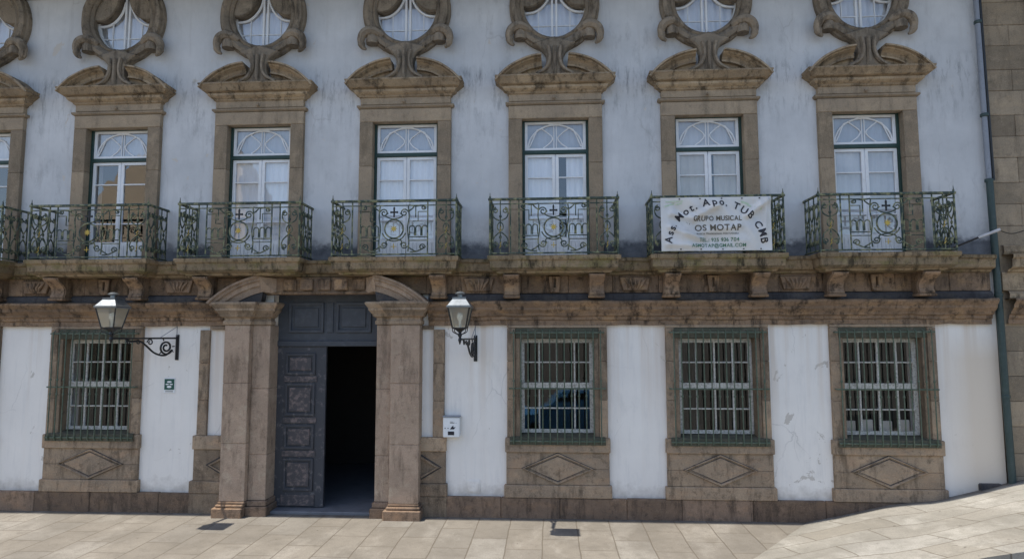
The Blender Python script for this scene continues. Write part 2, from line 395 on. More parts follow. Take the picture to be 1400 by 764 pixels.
def obj(name, bm, mat, parent=None, loc=(0, 0, 0), smooth=False, angle=40, solid=True):
    me = bpy.data.meshes.new(name)
    if solid: bmesh.ops.recalc_face_normals(bm, faces=bm.faces)
    bm.to_mesh(me); bm.free()
    me.materials.append(M_[mat] if isinstance(mat, str) else mat)
    if smooth:
        for p in me.polygons: p.use_smooth = True
        me.set_sharp_from_angle(angle=math.radians(angle))
    o = bpy.data.objects.new(name, me); COL.objects.link(o); o.location = loc
    if parent: o.parent = parent
    return o
def tag(o, label=None, cat=None, group=None, kind=None):
    for k, v in (('label', label), ('category', cat), ('group', group), ('kind', kind)):
        if v: o[k] = v
    return o
def empty(name, loc=(0, 0, 0)):
    o = bpy.data.objects.new(name, None); COL.objects.link(o); o.location = loc; o.empty_display_size = .1
    return o
def copy_tree(o, parent=None):
    c = o.copy(); COL.objects.link(c); c.parent = parent
    for ch in list(o.children): copy_tree(ch, c)
    return c
NB = bmesh.new
def arc(cx, cz, r, a0, a1, n, rz=None):
    return [(cx+r*math.cos(math.radians(a0+(a1-a0)*i/n)), cz+(rz or r)*math.sin(math.radians(a0+(a1-a0)*i/n))) for i in range(n+1)]
def mirror(L): return [(-x, z) for x, z in L[::-1]]
def rect(x0, x1, z0, z1): return [(x0, z0), (x1, z0), (x1, z1), (x0, z1)]
def spline(pts, n=8):
    out = []
    for i in range(len(pts)-1):
        p0 = pts[max(i-1, 0)]; p1 = pts[i]; p2 = pts[i+1]; p3 = pts[min(i+2, len(pts)-1)]
        for k in range(n):
            t = k/n
            out.append(tuple(.5*((2*b)+(-a+c)*t+(2*a-5*b+4*c-d)*t*t+(-a+3*b-3*c+d)*t**3) for a, b, c, d in zip(p0, p1, p2, p3)))
    out.append(tuple(pts[-1])); return out

# ------------------------------------------------------------------ ground
CU = [-10.35, -7.76, -5.135, -2.505, .118, 2.735, 5.352]       # first-floor window axes
CL = [-10.57, -7.94, .115, 2.755, 5.41]                          # barred window axes
gbm = NB(); 
v = [gbm.verts.new(p) for p in ((-300, -300, 0), (300, -300, 0), (300, 300, 0), (-300, 300, 0))]; gbm.faces.new(v)
tag(obj('plaza_ground', gbm, 'paving', solid=False), kind='structure')

def ramp_h(x, y):
    t = max(0., -y)
    u = x - 4.15 + .80*min(t, 5)
    if u <= 0: return 0.
    prof = [(0, 0), (.5, .10), (1.3, .29), (1.6, .33), (2.1, .375), (2.7, .52), (3.2, .66), (5, 1.02), (8, 1.6), (14, 2.5)]
    for (a, b), (c, d) in zip(prof, prof[1:]):
        if u <= c: h = b+(d-b)*(u-a)/(c-a); break
    else: h = prof[-1][1]
    return h*(1-.055*min(t, 5))
rb = NB()
us = [0, .1, .25]+[.5+.25*i for i in range(40)]; ys = [0.03-.193*j for j in range(18)]
grid = {}
for i, u_ in enumerate(us):
    for j, y in enumerate(ys):
        x = u_+4.15-.80*max(0, -y); grid[i, j] = rb.verts.new((x, y, ramp_h(x, y)+.005))
for i in range(len(us)-1):
    for j in range(len(ys)-1): rb.faces.new((grid[i, j], grid[i+1, j], grid[i+1, j+1], grid[i, j+1]))
# kerb face on the near side
last = [grid[i, len(ys)-1] for i in range(len(us))]; low_ = [rb.verts.new((v_.co.x, v_.co.y-.02, max(-.02, v_.co.z-.6))) for v_ in last]
for i in range(len(us)-1): rb.faces.new((last[i], last[i+1], low_[i+1], low_[i]))
tag(obj('pavement_ramp', rb, 'ramp_paving', solid=False), kind='structure')
ab = NB()
# lower asphalt lane beyond the kerb of the ramp
lane = []
for k in range(14):
    x = 1.9+.7*k; h = max(.008, ramp_h(x, -3.25)-.15)
    lane.append((ab.verts.new((x, -3.268, h)), ab.verts.new((x, -6.0, h))))
for k in range(13): ab.faces.new((lane[k][0], lane[k][1], lane[k+1][1], lane[k+1][0]))
tag(obj('road', ab, 'asphalt', solid=False), kind='structure')

# ------------------------------------------------------------------ the palace
palace = tag(empty('palace', (0, 0, 0)), 'two storey whitewashed palace front with brown granite trim, iron balconies and a grand stone portal', 'building')
XL, XR, TOP = -14.0, 7.24, 9.61
holes = [rect(c-.585, c+.585, 4.2, 6.76) for c in CU]
oval = arc(0, 8.75, .57, 0, 360, 40, .62)[:-1]
holes += [[(x+c, z) for x, z in oval] for c in CU]
holes += [rect(c-.625, c+.625, 1.28, 2.97) for c in CL]
PX0, PX1 = -4.80, -2.92
holes.append(rect(PX0, PX1, .04, 3.76))
b = NB(); plate(b, [rect(XL, XR, -.5, TOP)] + holes, -.42, 0)
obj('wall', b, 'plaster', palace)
# the rest of the shell, so that the rooms behind the windows are dark rooms
b = NB()
bx(b, XL, XR, -9, -8.8, -.5, TOP, 0); bx(b, XL, XL+.2, -8.8, -.43, -.5, TOP, 0); bx(b, XR-.2, XR, -8.8, -.43, -.5, TOP, 0)
bx(b, XL+.2, XR-.2, -8.8, -.43, 3.85, 4.15, 0); bx(b, XL+.2, XR-.2, -8.8, -.43, -.3, .03, 0); bx(b, XL+.2, XR-.2, -8.8, -.43, 7.6, 7.75, 0)
bx(b, XL+.2, XR-.2, -4.2, -4.0, .03, 3.85, 0)
bx(b, -5.9, -5.7, -4, -.43, .03, 3.85, 0); bx(b, -2.1, -1.9, -4, -.43, .03, 3.85, 0)
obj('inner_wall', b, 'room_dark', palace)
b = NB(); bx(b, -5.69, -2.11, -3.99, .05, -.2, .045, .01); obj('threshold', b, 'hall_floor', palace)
b = NB()
bx(b, XL-.3, XR+.02, -9.4, 1.36, 9.62, 9.80, .02); obj('shading_eaves', b, 'dark_stone', palace)  # unseen overhang, sized to keep sun off the front and dim its top
b = NB(); mould(b, XL-.2, XR+.02, .05, [(0, 9.40), (.03, 9.42), (.05, 9.47), (.20, 9.50), (.30, 9.58), (.32, 9.615)], .3, .004, ends=False)
obj('eaves_moulding', b, 'dark_stone', palace, smooth=True, angle=28)
b = NB(); bx(b, XL, XR, 0.001, .035, 9.22, 9.395, .01); obj('frieze_band', b, 'oval_stone', palace)

# plinth of dark blocks
b = NB(); x = XL
while x < XR-.1:
    w_ = random.uniform(.85, 1.5); x1 = min(x+w_, XR)
    if x1 > -5.95 and x < -1.75:
        if x < -5.95: x1 = -5.95
        else:
            obj('plinth', b, 'plinth_stone', palace); b = NB(); x = -1.75; continue
    bx(b, x+.002, x1-.002, -.02, .075+random.uniform(-.006, .006), -.4, .325+random.uniform(-.005, .005), .012); x = x1
obj('plinth', b, 'plinth_stone', palace)
b = NB(); bx(b, 6.80, 7.13, -.02, .07, .1, .63, .015); bx(b, 6.62, 6.80, -.02, .05, .1, .475, .015); obj('plinth_step', b, 'dark_stone', palace)

# cornice between the floors
LOWC = [(0, 3.157), (.004, 3.235), (.03, 3.25), (.035, 3.30), (.075, 3.315), (.085, 3.35), (.135, 3.40), (.15, 3.415), (.155, 3.45), (.20, 3.50), (.215, 3.52), (.215, 3.545), (.19, 3.56)]
b = NB()
for x0, x1 in ((XL, -5.64), (-2.06, XR-.11)): mould(b, x0, x1, .065, LOWC, .07, .020, ends=False)
obj('cornice', b, 'cornice_stone', palace, smooth=True, angle=28)
b = NB()
for x0, x1 in ((XL, -5.66), (-2.05, XR-.11)): mould(b, x0, x1, .10, [(0, 3.55), (.045, 3.565), (.05, 3.64), (.03, 3.675), (0, 3.69)], .13, .008, ends=False)
obj('cornice_blocking', b, 'dark_stone', palace, smooth=True, angle=28)
b = NB(); x = XL
while x < XR-.16:
    x1 = min(x+random.uniform(.7, 1.25), XR-.11); bx(b, x+.002, x1-.002, -.01, .10+random.uniform(-.004, .004), 3.692, 3.992, .008); x = x1
obj('frieze', b, 'cornice_stone', palace)
LED = [(0, 3.985), (.03, 4.0), (.04, 4.03), (.12, 4.05), (.135, 4.07), (.15, 4.19), (.18, 4.21), (.185, 4.255), (.15, 4.27)]
b = NB(); mould(b, XL, XR-.11, .11, LED, .08, .016, ends=False)
obj('ledge', b, 'ledge_stone', palace, smooth=True, angle=28)

# frieze ornaments: raised carved tablets between the balconies
def tablet():
    b = NB()
    plate(b, [[(-.20, 3.73), (.20, 3.73), (.26, 3.95), (-.26, 3.95)]], .10, .15, .01)
    for k in range(-2, 3):
        tube(b, [P3(.03*k, .145, 3.75), P3(.055*k, .175, 3.83), P3(.085*k, .15, 3.92)], [.012, .03, .016], 6)
    return b
first = None
for c in [(CU[i]+CU[i+1])/2 for i in range(6) if i != 2]:
    if first is None: first = obj('carved_tablet', tablet(), 'cornice_stone', palace, (c, 0, 0), True, 50)
    else: o = first.copy(); COL.objects.link(o); o.location = (c, 0, 0)
def spout():
    b = NB()
    plate(b, [[(-.07, 3.70), (.07, 3.70), (.10, 3.97), (-.10, 3.97)], [(-.018, 3.78), (.018, 3.78), (.018, 3.93), (-.018, 3.93)]], .09, .17, .008)
    lathe(b, (0, -.16, 3.765), [(.016, -.02), (.028, -.01), (.028, .01), (.016, .02)], 8)
    return b
first = None
for i, c in enumerate(CU):
    if i in (2, 3): continue
    if first is None: first = obj('keystone', spout(), 'cornice_stone', palace, (c, 0, 0))
    else: o = first.copy(); COL.objects.link(o); o.location = (c-.03, 0, 0)
# scrolled brackets under the balconies
def bracket():
    b = NB()
    out = spline([(.10, 3.99), (.47, 3.985), (.49, 3.94), (.40, 3.885), (.31, 3.80), (.30, 3.72), (.33, 3.665), (.28, 3.63), (.10, 3.63)], 6)
    n = len(out)
    for s in (-1, 1): pass
    A = [b.verts.new(P3(-.115, d, z)) for d, z in out]; B = [b.verts.new(P3(.115, d, z)) for d, z in out]
    b.faces.new(A); b.faces.new(B[::-1])
    for i in range(n): b.faces.new((A[i], A[(i+1) % n], B[(i+1) % n], B[i]))
    for s in (-1, 1):
        tube(b, [P3(s*.119, d-.03 if d > .2 else d, z) for d, z in out[2:-6]], .014, 5)
    bx(b, -.135, .135, .11, .36, 3.60, 3.642, .008)
    return b
first = None
for c in CU:
    for s in (-1, 1):
        x = c-.045+s*.70
        if -4.9 < x < -2.8: continue
        if first is None: first = obj('bracket', bracket(), 'cornice_stone', palace, (x, 0, 0), True, 35)
        else: o = first.copy(); COL.objects.link(o); o.location = (x, random.uniform(-.008, .008), 0)

# ------------------------------------------------------------------ first-floor windows
def surround_bm():
    b = NB()
    for s in (-1, 1):
        z = 4.272
        for h in (.86, .80, .79):
            bx(b, *(sorted((s*.575, s*.808))), -.15, .08+random.uniform(-.003, .003), z, z+h-.003, .007); z += h
    bx(b, -.808, .808, -.15, .083, 6.722, 6.955, .008)
    mould(b, -.808, .808, .06, [(0, 6.957), (.03, 6.965), (.05, 6.985), (.05, 7.015), (0, 7.03)], .2, .002)
    bx(b, -.80, .80, -.02, .085, 7.032, 7.16, .006)
    lathe(b, (-.02, -.115, 7.075), [(.012, -.03), (.03, -.012), (.022, .02), (.01, .035)], 7)
    return b
HOOD = [(0, 7.15), (.025, 7.165), (.035, 7.19), (.075, 7.21), (.10, 7.235), (.105, 7.27), (.080, 7.278), (.085, 7.292), (.15, 7.30), (.175, 7.33), (.20, 7.375), (.225, 7.40), (.225, 7.425)]
def hood_bm():
    b = NB(); mould(b, -.80, .80, .085, HOOD, .06, .006)
    return b
def half_arch(b, c, z0, R, xi, xo, prof, s, n=14):
    a0 = math.degrees(math.acos((xi-c)/R)); a1 = math.degrees(math.acos(min(1, (xo-c)/R)))
    p = arc(c, z0, R, a0, a1, n)
    if s < 0: p = [(-x, z) for x, z in p]
    sweep(b, p, [(q*-1 if s < 0 else q, d) for q, d in prof], amt=.006)
    return p
def pediment_bm():
    b = NB()
    R = 1.097; z0 = 7.795-R
    pr = [(.0, .0), (.0, .31), (-.032, .32), (-.040, .265), (-.062, .262), (-.070, .235), (-.10, .185), (-.145, .165), (-.185, .185), (-.192, .125), (-.225, .12), (-.235, .06), (-.235, .0)]
    for s in (-1, 1):
        half_arch(b, .15, z0, R, .235, 1.03, pr, s)
        p = arc(.15, z0, R-.20, 86, 46, 10)
        L = [(.18, 7.42)] + p + [(.82, 7.42)]
        L = [(x, max(z, 7.42)) for x, z in L]
        if s < 0: L = [(-x, z) for x, z in L][::-1]
        plate(b, [L], .0, .12, .004)
    return b
def stem_bm():
    b = NB()
    R_ = spline([(.54, 7.43), (.36, 7.465), (.21, 7.54), (.15, 7.66), (.15, 7.80), (.22, 7.92), (.38, 8.03)], 5)
    L = R_ + [(.0, 8.14)] + mirror(R_)
    plate(b, [L], .0, .20, .025)
    for k in (-1, 0, 1):
        q = [P3(k*.32 if k else 0, .20, 7.46), P3(k*.15, .225, 7.56), P3(k*.085, .225, 7.74), P3(k*.11, .22, 7.95)]
        tube(b, spline(q, 5), .034, 6, flat=1.3)
    return b
def oval_frame_bm():
    b = NB()
    path = arc(0, 8.75, .555, 0, 360, 48, .60)[:-1]
    # outward is the right normal of a counter-clockwise path
    pr = [(.02, .0), (.02, .10), (-.02, .13), (-.05, .10), (-.07, .135), (-.13, .165), (-.19, .145), (-.205, .09), (-.235, .08), (-.235, .0)]
    sweep(b, path, pr, closed=True, amt=.010)
    for s in (-1, 1):
        # ear volutes with a drooping hook
        q = spline([(.42, .10, 8.27), (.52, .15, 8.33), (.63, .17, 8.35), (.74, .17, 8.30), (.79, .16, 8.19), (.765, .15, 8.07), (.70, .14, 8.015)], 5)
        n = len(q); tube(b, [P3(s*x, d, z) for x, d, z in q], [.055+.03*math.sin(PI*min(1, i/(n-8))) if i < n-8 else .055*(n-i)/8+.012 for i in range(n)], 8)
        lathe(b, (s*.60, -.10, 8.22), [(.11, -.09), (.115, 0), (.10, .06), (.04, .10)], 12)
        # lobes hanging into the head of the opening
        lobe = spline([(.60, 8.745), (.52, 8.745), (.44, 8.735), (.33, 8.765), (.22, 8.85), (.13, 8.99), (.08, 9.16)], 6) + [(.08, 9.37), (.60, 9.37)]
        if s < 0: lobe = [(-x, z) for x, z in lobe[::-1]]
        plate(b, [lobe], -.10, .07, .02)
    return b
def ring_sash(hw, z0, z1, t, d0, d1, b):
    plate(b, [rect(-hw, hw, z0, z1), rect(-hw+t, hw-t, z0+t, z1-t)], d0, d1, .003)
def frame_bm():
    b = NB()
    plate(b, [rect(-.583, .583, 4.272, 6.76), rect(-.535, .535, 4.29, 6.135), rect(-.535, .535, 6.20, 6.715)], -.16, -.06, .005)
    return b
def sash_bm():
    b = NB()
    # fan light
    plate(b, [rect(-.533, .533, 6.202, 6.713), rect(-.485, .485, 6.245, 6.672)], -.13, -.085, .004)
    tube(b, [P3(x, -.105, z) for x, z in arc(0, 6.245, .475, 0, 180, 24, .415)], .015, 6)
    tube(b, [P3(x, -.105, z) for x, z in arc(0, 6.245, .455, 2, 178, 4, .0)], .012, 6)
    for s in (-1, 1):
        tube(b, [P3(s*x, -.107, z) for x, z in spline([(.24, 6.60), (.11, 6.50), (.045, 6.42), (.10, 6.33), (.21, 6.25)], 5)], .011, 5)
        tube(b, [P3(s*.022, -.108, 6.24), P3(s*.022, -.108, 6.67)], .009, 5)
    return b
def leaf_bm(s):
    b = NB(); x0, x1 = (.003, .533) if s > 0 else (-.533, -.003)
    rows = [4.66, 5.0, 5.36, 5.72, 6.09]
    hl = [rect(x0+.055, x1-.055, rows[i]+.011, rows[i+1]-.011) for i in range(4)]
    plate(b, [rect(x0, x1, 4.295, 6.132)] + hl, -.135, -.09, .004)
    # planked bottom panel
    n = 6
    for k in range(n):
        w_ = (x1-x0-.13)/n; bx(b, x0+.065+k*w_, x0+.065+(k+1)*w_-.008, -.09, -.078, 4.36, 4.61, .003)
    return b
def pane_bm(z0, z1, hw, d):
    b = NB(); v = [b.verts.new(P3(x, d, z)) for x, z in rect(-hw, hw, z0, z1)]; b.faces.new(v); return b
def curtain_bm(x0, x1, z0, z1, d, folds=9, amp=.018, seed=0):
    b = NB(); nx, nz = 60, 10; g = {}
    for i in range(nx+1):
        for j in range(nz+1):
            x = x0+(x1-x0)*i/nx; z = z0+(z1-z0)*j/nz
            y = amp*math.sin(2*PI*folds*i/nx + .8*math.sin(3*z+seed)) + amp*.8*noise.noise(Vector((x*4, z*1.5, seed)))
            g[i, j] = b.verts.new(P3(x, d+y, z))
    for i in range(nx):
        for j in range(nz): b.faces.new((g[i, j], g[i+1, j], g[i+1, j+1], g[i, j+1]))
    return b
def railing_bm():
    b = NB(); D, H0, H1, W_ = .58, 4.315, 5.20, 1.035
    r1 = lambda pts, r=.012, n=5, **k: tube(b, pts, r, n, **k)
    # rails
    bx(b, -W_-.03, W_+.03, D-.022, D+.022, H1-.018, H1+.022, .006)
    bx(b, -W_, W_, D-.012, D+.012, H0-.012, H0+.012, .003); bx(b, -W_, W_, D-.01, D+.01, H1-.085, H1-.068, .003)
    for s in (-1, 1):
        bx(b, *sorted((s*W_-.02, s*W_+.02)), .0, D-.024, H1-.017, H1+.02, .006)
        bx(b, *sorted((s*W_-.012, s*W_+.012)), .0, D-.014, H0-.011, H0+.011, .003)
        r1([P3(s*W_, D, H0-.03), P3(s*W_, D, H1+.05)], .017, 6)
        tube(b, [P3(s*W_, D, H1+.03), P3(s*W_, D, H1+.115)], [.011, .003], 5)
        r1([P3(s*W_, .05, H0-.03), P3(s*W_, .05, H1)], .012, 5)
    # upright bars in the front
    for x in (-.70, -.56, .56, .70):
        r1([P3(x, D, H0), P3(x, D, H1)], .0125)
    for x in (-.36, .36): r1([P3(x, D, 4.92), P3(x, D, H1-.07)], .0098)
    def scroll(cx, cz, r, a0, turns, dirn, plane, tail=None):
        pts = []; n = int(14*turns)
        for i in range(n+1):
            t = i/n; a = math.radians(a0)+dirn*2*PI*turns*t; rr = r*(1-.78*t)
            pts.append((cx+rr*math.cos(a), cz+rr*math.sin(a)))
        if tail: pts = spline(tail+[pts[0]], 6)[:-1]+pts
        r1([plane(x, z) for x, z in pts], .0115)
    front = lambda x, z: P3(x, D, z)
    # medallion: ring, cross above, foot below, C scrolls on both sides
    cz = 4.735
    r1([front(x, z) for x, z in arc(0, cz, .155, 0, 360, 28)[:-1]], .0135, closed=True)
    r1([front(x, z) for x, z in arc(0, cz, .205, 200, 340, 14)], .0108)
    for s in (-1, 1):
        f = (lambda s: lambda x, z: front(s*x, z))(s)
        scroll(.17, 5.0, .068, 20, 1.4, 1, f, [(.33, 5.10), (.29, 5.06)])
        scroll(.17, 4.47, .06, -20, 1.4, -1, f, [(.36, 4.36), (.29, 4.40)])
        r1([f(x, z) for x, z in spline([(.0, 4.90), (.08, 4.915), (.14, 4.955), (.10, 5.0)], 5)], .0108)
        r1([f(x, z) for x, z in spline([(.0, 4.57), (.07, 4.56), (.13, 4.53), (.11, 4.47)], 5)], .0108)
        # vertical brackets of the ring
        r1([f(x, z) for x, z in spline([(.235, 4.36), (.25, 4.52), (.225, 4.735), (.25, 4.93), (.235, 5.11)], 6)], .0115)
        # greek key and the little arcade
        r1([f(.54, 5.02), f(.40, 5.02), f(.40, 4.86), f(.31, 4.86)], .0098)
        for k in range(3):
            c = .30+.105*k
            r1([f(c-.042, 4.62)] + [f(x, z) for x, z in arc(c, 4.745, .042, 180, 0, 8)] + [f(c+.042, 4.62)], .0108)
        r1([f(.25, 4.60), f(.56, 4.60)], .0098); r1([f(.25, 4.54), f(.56, 4.54)], .008)
        scroll(.47, 4.43, .055, 0, 1.3, 1, f, [(.27, 4.35), (.38, 4.36)])
        scroll(.49, 5.09, .04, 0, 1.2, -1, f, [(.24, 5.13), (.36, 5.11), (.45, 5.12)])
        # outer bays: S scrolls about a stem
        c = .865
        r1([f(c, H0), f(c, H1)], .0108)
        for t in (-1, 1):
            scroll(c+t*.075, 5.02, .05, 90, 1.3, -t, f, [(c+t*.015, 4.85), (c+t*.10, 4.90), (c+t*.125, 4.99)])
            scroll(c+t*.075, 4.46, .05, -90, 1.3, t, f, [(c+t*.015, 4.66), (c+t*.10, 4.58), (c+t*.125, 4.49)])
            r1([f(x, z) for x, z in spline([(c+t*.0, 4.68), (c+t*.045, 4.72), (c+t*.04, 4.79), (c, 4.83)], 4)], .0098)
        for z in (4.58, 4.92): lathe(b, P3(s*c, D, z), [(.008, -.03), (.024, -.01), (.024, .01), (.008, .03)], 7)
        # side panels
        sp = (lambda s: lambda q, z: P3(s*W_, q, z))(s)
        for q in (.20, .40): r1([sp(q, H0), sp(q, H1)], .0115)
        for c2 in (.125, .30, .49):
            for t in (-1, 1):
                scroll(c2+t*.035, 5.03, .04, 90, 1.2, -t, sp, [(c2, 4.80), (c2+t*.055, 4.88), (c2+t*.07, 4.98)])
                scroll(c2+t*.035, 4.45, .04, -90, 1.2, t, sp, [(c2, 4.70), (c2+t*.055, 4.62), (c2+t*.07, 4.50)])
            lathe(b, sp(c2, 4.75), [(.006, -.04), (.022, 0), (.006, .04)], 6)
    return b
def gilding_bm():
    b = NB(); D = .595
    L = []
    for k in range(16):
        r = .062 if k % 2 == 0 else .028; a = PI/2+k*PI/8; L.append((r*math.cos(a), 4.735+r*math.sin(a)))
    plate(b, [L], D-.006, D+.006)
    return b
def gild_foot_bm():
    b = NB(); D = .595
    bx(b, -.045, .045, D-.008, D+.002, 4.435, 4.447, .002); bx(b, -.006, .006, D-.008, D+.003, 4.40, 4.49, .002)
    return b
def gild_leaf_bm(s, z):
    b = NB(); D = .595
    if 1:
        if 1:
            tube(b, [P3(s*.865-.02, D-.005, z), P3(s*.865+.012, D-.005, z+.04), P3(s*.865-.006, D-.005, z+.055), P3(s*.865+.016, D-.005, z+.10)], .006, 5)
    return b
def cross_bm():
    b = NB(); D = .58
    L = [(-.013, 4.93), (.013, 4.93), (.013, 5.0), (.065, 4.995), (.065, 5.03), (.013, 5.025), (.016, 5.085), (0, 5.11), (-.016, 5.085), (-.013, 5.025), (-.065, 5.03), (-.065, 4.995), (-.013, 5.0)]
    plate(b, [L], D-.008, D+.008, .002); return b
SLAB = [(0, 3.992), (.03, 4.0), (.045, 4.025), (.10, 4.045), (.115, 4.065), (.13, 4.08), (.14, 4.19), (.165, 4.205), (.175, 4.225), (.175, 4.268), (.16, 4.276)]
def slab_bm():
    b = NB(); mould(b, -.90, .90, .46, SLAB, .06, .012); return b

first = {}
def inst(key, make, mat, name, parent, c, smooth=False, angle=40):
    """the first time builds the mesh, afterwards copies that object"""
    if key not in first:
        o = obj(name, make(), mat, parent, (c, 0, 0) if parent is palace else (0, 0, 0), smooth, angle); first[key] = o
    else:
        o = first[key].copy(); COL.objects.link(o); o.parent = parent
        o.location = (c, 0, 0) if parent is palace else (0, 0, 0)
    return o
for i, c in enumerate(CU):
    s_ = inst('sur', surround_bm, 'jamb_stone', 'window_surround', palace, c)
    inst('hood', hood_bm, 'hood_stone', 'hood', s_, c, True, 28)
    inst('ped', pediment_bm, 'hood_stone', 'pediment', s_, c, True, 30)
    inst('stem', stem_bm, 'oval_stone', 'pedestal', s_, c, True, 40)
    f_ = inst('frm', frame_bm, 'green_paint', 'french_window', palace, c)
    inst('fan', sash_bm, 'white_paint', 'fanlight', f_, c)
    for s in (-1, 1): inst(('leaf', s), lambda: leaf_bm(s), 'white_paint', 'door_leaf', f_, c)
    inst('pane', lambda: pane_bm(4.64, 6.70, .53, -.115), 'glass', 'pane', f_, c)
    ov = inst('ovf', oval_frame_bm, 'oval_stone', 'oval_surround', palace, c, True, 35)
    def oval_sash():
        b = NB()
        plate(b, [arc(0, 8.75, .575, 0, 360, 40, .625)[:-1], arc(0, 8.75, .525, 0, 360, 40, .575)[:-1]], -.10, -.05)
        for s in (-1, 1):
            tube(b, [P3(s*x, -.06, z) for x, z in spline([(.56, 8.69), (.44, 8.69), (.32, 8.72), (.20, 8.81), (.10, 8.96), (.05, 9.14)], 5)], .022, 6)
            bx(b, *sorted((s*.02, s*.055)), -.09, -.05, 8.16, 9.3, .003)
        bx(b, -.54, .54, -.088, -.062, 8.44, 8.456, .002)
        for x in (-.28, .28): bx(b, x-.007, x+.007, -.088, -.063, 8.2, 8.75, .002)
        return b
    ow = inst('ovs', oval_sash, 'white_paint', 'oval_window', palace, c)
    def oval_pane():
        b = NB(); b.faces.new([b.verts.new(P3(x, -.08, z)) for x, z in arc(0, 8.75, .55, 0, 360, 40, .60)[:-1]]); return b
    inst('ovp', oval_pane, 'glass', 'pane', ow, c)
    inst('ovc', lambda: curtain_bm(-.64, .64, 8.05, 9.4, -.2, 8), 'curtain_white', 'curtain', ow, c)
    bal = inst('slab', slab_bm, 'ledge_stone', 'balcony', palace, c-.045, True, 28)
    rl = inst('rail', railing_bm, 'rail_paint', 'railing', bal, c, True, 45)
    inst('gild', gilding_bm, 'gold', 'gilded_star', bal, c)
    inst('gildf', gild_foot_bm, 'gold', 'gilded_foot', bal, c)
    for s in (-1, 1):
        for z in (4.40, 4.66): inst(('gl', s, z), lambda: gild_leaf_bm(s, z), 'gold', 'gilded_leaf', bal, c)
    inst('cross', cross_bm, 'black_iron', 'cross', bal, c)
    # curtains differ from window to window
    cur = {0: [('fan', 'curtain_grey')], 1: [('fan', 'curtain_fan')],
           2: [('low', 'curtain_white'), ('fan', 'curtain_fan')], 3: [('low', 'curtain_white'), ('fan', 'curtain_fan')],
           4: [('left', 'curtain_white'), ('right', 'curtain_white'), ('fan', 'curtain_fan')],
           5: [('l2', 'curtain_beige'), ('r2', 'curtain_beige'), ('fan', 'curtain_grey')], 6: [('low', 'curtain_grey'), ('fan', 'curtain_fan')]}[i]
    ext = {'fan': (-.55, .55, 6.17, 6.72), 'low': (-.57, .57, 4.28, 6.155), 'left': (-.57, .06, 4.28, 6.16), 'right': (.19, .57, 4.28, 6.16),
           'l2': (-.57, .05, 4.28, 6.16), 'r2': (.11, .57, 4.28, 6.16)}
    for k, (kind, mat) in enumerate(cur):
        x0, x1, z0, z1 = ext[kind]
        obj('curtain', curtain_bm(x0, x1, z0, z1, -.152-.010*k, max(4, int(9*(x1-x0))), .006, i*3+k), mat, f_, smooth=True, angle=180, solid=False)

# ------------------------------------------------------------------ barred ground-floor windows
def low_surround():
    b = NB()
    for s in (-1, 1):
        z = 1.30
        for h in (.62, .64, .55):
            bx(b, *sorted((s*.70, s*.835)), -.02, .07, z, z+h-.003, .007); z += h
        bx(b, *sorted((s*.622, s*.70)), -.2, .045, 1.30, 3.11, .006)
    bx(b, -.835, .835, -.02, .068, 3.112, 3.155, .004)
    bx(b, -.868, .868, -.02, .095, 1.06, 1.298, .012)          # sill block
    bx(b, -.85, .85, -.02, .058, .795, 1.058, .005); bx(b, -.85, .85, -.02, .060, .535, .792, .005)
    bx(b, -.885, .885, -.02, .088, .328, .532, .010)
    return b
def diamond_bm():
    b = NB(); L = [(-.585, .80), (0, .545), (.585, .80), (0, 1.05)]
    sweep(b, L, [(.0, .05), (.0, .088), (.02, .092), (.038, .07), (.038, .05)], closed=True, amt=.001)
    q = .90; plate(b, [[(x*.86, .80+(z-.80)*.86) for x, z in L]], .05, .072, .006)
    return b
def groove_shade_bm():  # proud dark strips, painting in the shade and dirt of a channel
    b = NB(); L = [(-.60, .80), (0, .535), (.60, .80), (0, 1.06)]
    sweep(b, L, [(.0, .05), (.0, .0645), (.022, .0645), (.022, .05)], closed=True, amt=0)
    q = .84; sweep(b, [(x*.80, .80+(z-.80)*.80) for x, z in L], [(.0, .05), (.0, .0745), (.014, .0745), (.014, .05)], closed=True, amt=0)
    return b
def lintel_bm():
    b = NB(); bx(b, -.70, .70, -.20, .062, 2.935, 3.110, .012); return b
def sill_bm():
    b = NB(); v = [(-.2, 1.345), (.10, 1.315), (.125, 1.30), (.125, 1.19), (.096, 1.185), (-.2, 1.28)]
    A = [b.verts.new(P3(-.79, d, z)) for d, z in v]; B = [b.verts.new(P3(.79, d, z)) for d, z in v]
    # narrow the part that lies inside the opening
    for L in (A, B):
        for i_ in (0, 5): L[i_].co.x *= .78
    b.faces.new(A); b.faces.new(B[::-1])
    for k in range(6): b.faces.new((A[k], A[(k+1) % 6], B[(k+1) % 6], B[k]))
    return b
def low_sash():
    b = NB(); xs_ = [-.565, -.30, 0, .30, .565]; zs = [1.40, 1.76, 2.105, 2.175, 2.53, 2.87]
    hl = []
    for a, c_ in zip(xs_, xs_[1:]):
        for z0, z1 in ((zs[0], zs[1]), (zs[1], zs[2]), (zs[3], zs[4]), (zs[4], zs[5])):
            hl.append(rect(a+.013, c_-.013, z0+.011, z1-.011))
    plate(b, [rect(-.62, .62, 1.35, 2.93)]+hl, -.18, -.13, .004)
    bx(b, -.60, .60, -.13, -.115, 2.09, 2.19, .003)
    return b
